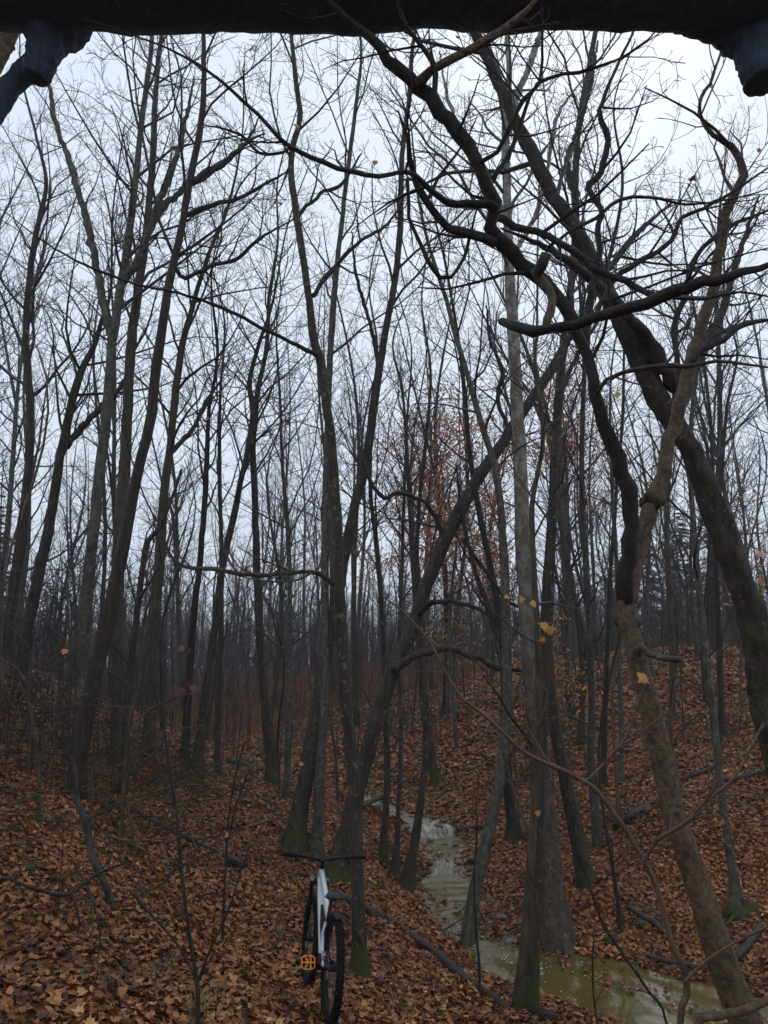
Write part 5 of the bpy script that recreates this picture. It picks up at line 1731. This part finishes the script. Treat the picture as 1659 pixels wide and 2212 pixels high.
# ------------------------------------------------------------------ the mountain bike
def bicycle():
    Mb = dict(frame=plain('bike_silver_paint', (.50, .51, .53), .28, .25, .06, 8), black=plain('bike_black', (.007, .007, .008), .5, 0, .3, 20, spec=.2), rubber=plain('bike_rubber', (.009, .0085, .008), .8, 0, .35, 30, spec=.15, bump=.4),
              metal=plain('bike_metal', (.22, .22, .23), .32, .9, .2, 30), blue=plain('bike_blue_anodised', (.06, .22, .52), .3, .6, .1, 20), orange=plain('bike_orange_pedal', (.85, .27, .012), .45, 0, .1, 20),
              saddle=plain('bike_saddle', (.022, .023, .025), .42, 0, .2, 20, spec=.3), mud=plain('bike_muddy_post', (.045, .026, .018), .5, 0, .4, 25))
    gr = hit(709, 2216)
    D1 = gr[1]
    fx = at(667, 2080, D1 + 1.16)[0]
    ry_ = D1 + 1.16
    gz2 = h1(fx, ry_)
    head = math.atan2(-(fx - gr[0]), ry_ - gr[1])
    pitch = math.atan2(gz2 - gr[2], math.hypot(fx - gr[0], ry_ - gr[1]))
    root = empty('mountain_bike', (gr[0], gr[1], gr[2] + .005), 'silver and black mountain bike with orange pedals leaning on the tree', 'bicycle')
    root.rotation_euler = (pitch, math.radians(5.0), head)

    def wheel(c, name):
        w = bpy.data.objects.new(name, None)
        link(w, root)
        w.location = c
        w.empty_display_size = .05
        t = MB()
        t.torus((0, 0, 0), .338, .030, 56, 10)
        for i in range(66):
            a = 2 * math.pi * i / 66
            for j, (off, hh) in enumerate(((-.024, .010), (-.009, .014), (.009, .014), (.024, .010))):
                aa = a + (j % 2) * .047
                R_ = .338 + (.029 if abs(off) < .015 else .019)
                Mr = Matrix.Rotation(aa, 3, 'X')
                t.box(Mr @ Vector((off, R_, 0)), (.012, .012 + hh * .4, .016), Mr)
        t.build('tyre', Mb['rubber'], w, smooth=False)
        r_ = MB()
        r_.torus((0, 0, 0), .302, .012, 48, 6, sq=1.1)
        r_.build('rim', Mb['black'], w)
        s = MB()
        for i in range(28):
            a = 2 * math.pi * i / 28
            b = a + (.45 if i % 4 < 2 else -.45)
            x = .028 if i % 2 else -.028
            s.tube([(x, .022 * math.cos(b), .022 * math.sin(b)), (0, .296 * math.cos(a), .296 * math.sin(a))], [.0011, .0011], 3)
        s.build('spokes', Mb['metal'], w)
        h = MB()
        h.tube([(-.065, 0, 0), (-.045, 0, 0), (-.03, 0, 0), (.03, 0, 0), (.045, 0, 0), (.065, 0, 0)], [.009, .012, .024, .024, .012, .009], 10)
        h.build('hub', Mb['black'], w)
        d = MB()
        d.torus((-.04, 0, 0), .078, .007, 28, 4, sq=.15)
        for k in range(5):
            a = k * 1.2566
            d.tube([(-.04, .02 * math.cos(a), .02 * math.sin(a)), (-.04, .074 * math.cos(a + .4), .074 * math.sin(a + .4))], [.004, .004], 4)
        d.build('brake_rotor', Mb['metal'], w)
        return w

    RA, FA = Vector((0, 0, .368)), Vector((0, 1.19, .368))
    wheel(RA, 'rear_wheel')
    wheel(FA, 'front_wheel')
    BB = Vector((0, .43, .335))
    HT0, HT1 = Vector((0, .925, .87)), Vector((0, .872, .985))
    STt = Vector((0, .325, .66))

    def tb(name, segs, mat, parent=root, k=12, sm=True):
        m = MB()
        for pts, rad in segs:
            m.tube([tuple(p) for p in pts], rad, k)
        return m.build(name, mat, parent, smooth=sm)

    fr = tb('frame', [([BB + Vector((0, .02, .02)), BB.lerp(HT0, .3) + Vector((0, 0, .012)), BB.lerp(HT0, .75) + Vector((0, 0, .02)), HT0.lerp(HT1, .25)], [.040, .037, .033, .028]),
                     ([STt + Vector((0, -.0, -.01)), STt.lerp(HT1, .45) + Vector((0, 0, .012)), HT1.lerp(HT0, .22)], [.022, .026, .024]),
                     ([HT0, HT1], [.027, .026])], Mb['frame'])
    tb('seat_tube', [([BB, STt, STt + Vector((0, -.012, .04))], [.022, .020, .019])], Mb['black'], fr)
    for sx in (-1, 1):
        tb('chainstay', [([BB + Vector((sx * .035, -.03, 0)), BB.lerp(RA, .45) + Vector((sx * .062, 0, .01)), RA + Vector((sx * .068, .02, 0))], [.015, .013, .011])], Mb['black'], fr)
        tb('seatstay', [([STt + Vector((sx * .02, .01, -.03)), STt.lerp(RA, .3) + Vector((sx * .055, 0, .0)), STt.lerp(RA, .62) + Vector((sx * .066, 0, .005)), RA + Vector((sx * .07, .015, .01))], [.012, .012, .011, .010])], Mb['frame'], fr)
    tb('rear_shock', [([STt + Vector((0, .05, -.05)), STt + Vector((0, .13, -.09)), STt + Vector((0, .24, -.02))], [.017, .022, .014])], Mb['black'], fr)
    tb('battery_cover', [([BB + Vector((0, .05, .085)), BB.lerp(HT0, .35) + Vector((0, -.02, .06)), BB.lerp(HT0, .6) + Vector((0, -.02, .05))], [.02, .027, .012])], Mb['black'], fr)
    tb('motor', [([BB + Vector((-.05, 0, 0)), BB + Vector((-.045, 0, 0)), BB + Vector((.045, 0, 0)), BB + Vector((.05, 0, 0))], [.02, .058, .058, .02])], Mb['black'], fr)
    # fork
    CR = Vector((0, .945, .855))
    fk = tb('fork', [([CR + Vector((-.07, 0, 0)), CR + Vector((-.03, 0, .018)), CR + Vector((.03, 0, .018)), CR + Vector((.07, 0, 0))], [.024, .024, .024, .024])], Mb['black'])
    for sx in (-1, 1):
        lo_ = FA + Vector((sx * .062, -.012, .0))
        hi_ = CR + Vector((sx * .067, 0, 0))
        tb('fork_leg', [([lo_ - Vector((0, 0, .02)), lo_.lerp(hi_, .1), lo_.lerp(hi_, .66), lo_.lerp(hi_, .68), hi_, hi_ + Vector((0, -.008, .02))], [.012, .021, .025, .0185, .0185, .019])], Mb['black'], fk)
        tb('fork_cap', [([hi_ + Vector((0, -.008, .02)), hi_ + Vector((0, -.014, .036)), hi_ + Vector((0, -.016, .040))], [.019, .017, .004])], Mb['blue'], fk)
    tb('front_fender', [([FA + Vector((0, -.34, .30)), FA + Vector((0, -.24, .335)), FA + Vector((0, 0, .39)), FA + Vector((0, .15, .37))], [.012, .03, .03, .02])], Mb['black'], fk)
    # cockpit
    ST0 = HT1 + Vector((0, -.018, .045))
    BC = ST0 + Vector((0, .035, .022))
    tb('stem', [([HT1, ST0 + Vector((0, -.005, .01))], [.021, .021]), ([ST0, BC], [.019, .021])], Mb['black'])
    bar = tb('handlebar', [([BC + Vector((x, dy, dz)) for x, dy, dz in ((-.375, -.055, .036), (-.22, -.035, .032), (-.10, -.008, .012), (-.05, 0, 0), (.05, 0, 0), (.10, -.008, .012), (.22, -.035, .032), (.375, -.055, .036))],
                            [.011, .0115, .0145, .016, .016, .0145, .0115, .011])], Mb['black'])
    for sx in (-1, 1):
        tb('grip', [([BC + Vector((sx * x, dy, dz)) for x, dy, dz in ((.262, -.040, .0335), (.265, -.0405, .0335), (.378, -.0555, .036), (.388, -.057, .036))], [.0175, .0185, .0175, .014])], Mb['rubber'], bar)
        tb('grip_end', [([BC + Vector((sx * .388, -.057, .036)), BC + Vector((sx * .392, -.0575, .036))], [.014, .002])], Mb['metal'], bar)
        tb('brake_lever', [([BC + Vector((sx * .20, -.015, .02)), BC + Vector((sx * .235, .02, .022)), BC + Vector((sx * .245, .045, .012))], [.012, .013, .009]),
                           ([BC + Vector((sx * .235, .03, .012)), BC + Vector((sx * .30, .045, .0)), BC + Vector((sx * .345, .035, -.008))], [.006, .005, .005])], Mb['black'], bar)
        tb('shifter', [([BC + Vector((sx * .225, -.035, .028)), BC + Vector((sx * .225, -.06, .04)), BC + Vector((sx * .228, -.07, .028))], [.020, .020, .006]),
                       ([BC + Vector((sx * .21, -.03, .0)), BC + Vector((sx * .24, -.055, -.012))], [.007, .011])], Mb['black'], bar)
        tb('cable', [([BC + Vector((sx * .22, .02, .015)), BC + Vector((sx * .14, .10, .0)), BC + Vector((sx * .07, .12, -.07)), HT0 + Vector((sx * .03, .04, .03))], [.0028] * 4)], Mb['black'], bar)
    # saddle and post
    SD = Vector((0, .245, .845))
    tb('seatpost', [([STt + Vector((0, -.008, .02)), STt + Vector((0, -.018, .06)), SD + Vector((0, .02, -.035))], [.019, .0165, .0155])], Mb['mud'])
    V, F = [], []
    prof = [(-.125, .030, -.006), (-.115, .064, .006), (-.07, .073, .012), (-.01, .058, .008), (.05, .034, .004), (.11, .022, .006), (.145, .016, .0), (.152, .008, -.008)]
    nn = 12
    for (yy, hw_, z_) in prof:
        for j in range(nn):
            a = 2 * math.pi * j / nn
            V.append(SD + Vector((hw_ * math.cos(a), yy, z_ + (.016 * math.sin(a) if math.sin(a) > 0 else .024 * math.sin(a)) - .02 * (abs(math.cos(a)) ** 3) * (hw_ / .07))))
    for i in range(len(prof) - 1):
        for j in range(nn):
            F.append((i * nn + j, i * nn + (j + 1) % nn, (i + 1) * nn + (j + 1) % nn, (i + 1) * nn + j))
    F.append(tuple(range(nn - 1, -1, -1)))
    F.append(tuple((len(prof) - 1) * nn + j for j in range(nn)))
    m = MB()
    m.poly(V, F)
    sad = m.build('saddle', Mb['saddle'], root)
    tb('saddle_rail', [([SD + Vector((sx, -.08, -.022)), SD + Vector((sx * .8, -.03, -.042)), SD + Vector((sx * .8, .05, -.042)), SD + Vector((sx * .4, .12, -.015))], [.0035] * 4) for sx in (-.022, .022)], Mb['metal'], sad, 6)
    # rear fender plate
    m = MB()
    V, F = [], []
    for i in range(8):
        a = math.radians(78 + i * 5.0)
        for j in range(5):
            x = (j - 2) / 2 * (.024 + .012 * math.sin(i / 7 * 3.14))
            V.append((x, RA[1] + .398 * math.cos(a), RA[2] + .398 * math.sin(a) - abs(j - 2) * .006))
    for i in range(7):
        for j in range(4):
            F.append((i * 5 + j, i * 5 + j + 1, (i + 1) * 5 + j + 1, (i + 1) * 5 + j))
    o = len(V)
    V += [(x, y, z - .004) for x, y, z in V]
    F += [tuple(o + q for q in reversed(f)) for f in F]
    m.poly(V, F)
    m.build('rear_fender', Mb['black'], root)
    # cranks, pedals, drivetrain
    ca = math.radians(-70)
    for sx in (-1, 1):
        dv = Vector((0, math.cos(ca) * .17 * (-sx), math.sin(ca) * .17 * (-sx) * (1 if sx < 0 else 1)))
        if sx < 0:
            dv = Vector((0, -.165, .02))
        else:
            dv = Vector((0, .165, -.02))
        e0, e1 = BB + Vector((sx * .066, 0, 0)), BB + Vector((sx * .082, 0, 0)) + dv
        tb('crank', [([e0, e0.lerp(e1, .5), e1], [.016, .012, .013])], Mb['black'])
        m = MB()
        pc = e1 + Vector((sx * .065, 0, 0))
        Mp = Matrix.Rotation(math.radians(58), 3, 'X')
        ring = [(-.052, -.03), (-.03, -.05), (.03, -.05), (.052, -.034), (.052, .034), (.03, .05), (-.03, .05), (-.052, .03)]
        pts = [pc + Mp @ Vector((sx * a, b, 0)) for a, b in ring]
        for i in range(8):
            m.tube([tuple(pts[i]), tuple(pts[(i + 1) % 8])], [.0055, .0055], 5)
        for a, b in (((-.052, 0), (.052, 0)), ((0, 0), (.03, .05)), ((0, 0), (.03, -.05)), ((-.02, -.05), (-.02, .05))):
            m.tube([tuple(pc + Mp @ Vector((sx * a[0], a[1], 0))), tuple(pc + Mp @ Vector((sx * b[0], b[1], 0)))], [.006, .006], 5)
        m.build('pedal', Mb['orange'], root)
    m = MB()
    m.torus((.048, BB[1], BB[2]), .065, .010, 30, 4, sq=.2)
    m.torus((.048, BB[1], BB[2]), .035, .012, 20, 4, sq=.2)
    m.build('chainring', Mb['black'], root)
    m = MB()
    for k, r_ in enumerate((.10, .085, .07, .056, .044, .034)):
        m.torus((.022 + k * .005, 0, RA[2]), r_, .006, 28, 4, sq=.2)
    m.build('cassette', Mb['metal'], root)
    m = MB()
    m.tube([(.05, BB[1], BB[2] + .07), (.045, .2, RA[2] + .06), (.04, 0, RA[2] + .055)], [.004] * 3, 4)
    m.tube([(.05, BB[1], BB[2] - .07), (.045, .2, RA[2] - .11), (.045, .02, RA[2] - .16)], [.004] * 3, 4)
    m.build('chain', Mb['metal'], root)
    m = MB()
    m.tube([(.075, -.0, RA[2] - .01), (.08, -.02, RA[2] - .06), (.055, .0, RA[2] - .10)], [.012, .016, .012], 8)
    m.tube([(.05, 0, RA[2] - .10), (.05, .03, RA[2] - .17)], [.014, .012], 8)
    m.build('derailleur', Mb['black'], root)
    m = MB()
    m.box((-.06, .06, RA[2] + .075), (.028, .05, .04), Matrix.Rotation(.6, 3, 'X'))
    m.box((-.06, .045, RA[2] + .055), (.034, .02, .022), Matrix.Rotation(.6, 3, 'X'))
    m.build('brake_caliper', Mb['metal'], root, smooth=False)


bicycle()

# ------------------------------------------------------------------ damp air
HAZE = 0.0011
if HAZE:
    hz = MB()
    hz.box((0, 150, 17), (560, 620, 60))
    ho = hz.build('haze', None, smooth=False)
    ho['kind'] = 'stuff'
    ho['label'] = 'thin damp mist hanging in the woods'
    hm = bpy.data.materials.new('haze_air')
    hm.use_nodes = True
    hm.node_tree.nodes.clear()
    pv = hm.node_tree.nodes.new('ShaderNodeVolumePrincipled')
    pv.inputs['Color'].default_value = (.90, .94, 1, 1)
    pv.inputs['Density'].default_value = HAZE
    ou = hm.node_tree.nodes.new('ShaderNodeOutputMaterial')
    hm.node_tree.links.new(pv.outputs[0], ou.inputs['Volume'])
    ho.data.materials.append(hm)

# things that would still share a label are told apart by distance
by = {}
for o in bpy.data.objects:
    if o.parent is None and o.get('label') and o.get('group'):
        by.setdefault(o['label'], []).append(o)
for lab, os_ in by.items():
    if len(os_) > 1:
        os_.sort(key=lambda o: o.location.y)
        wd = ['nearer', 'farther'] if len(os_) == 2 else (['nearest', 'middle', 'farthest'] if len(os_) == 3 else ['nearest', 'second nearest', 'third nearest', 'farthest'])
        for w_, o in zip(wd, os_):
            o['label'] = w_ + ' ' + lab
tri = 0
seen = set()
for o in bpy.data.objects:
    if '_D' in o:
        del o['_D']
    if o.type == 'MESH' and o.data.name not in seen:
        seen.add(o.data.name)
        tri += sum(max(0, p - 2) for p in np.array([0])) if not len(o.data.polygons) else len(o.data.loops) - 2 * len(o.data.polygons)
print('unique triangles', tri, 'objects', len(bpy.data.objects))
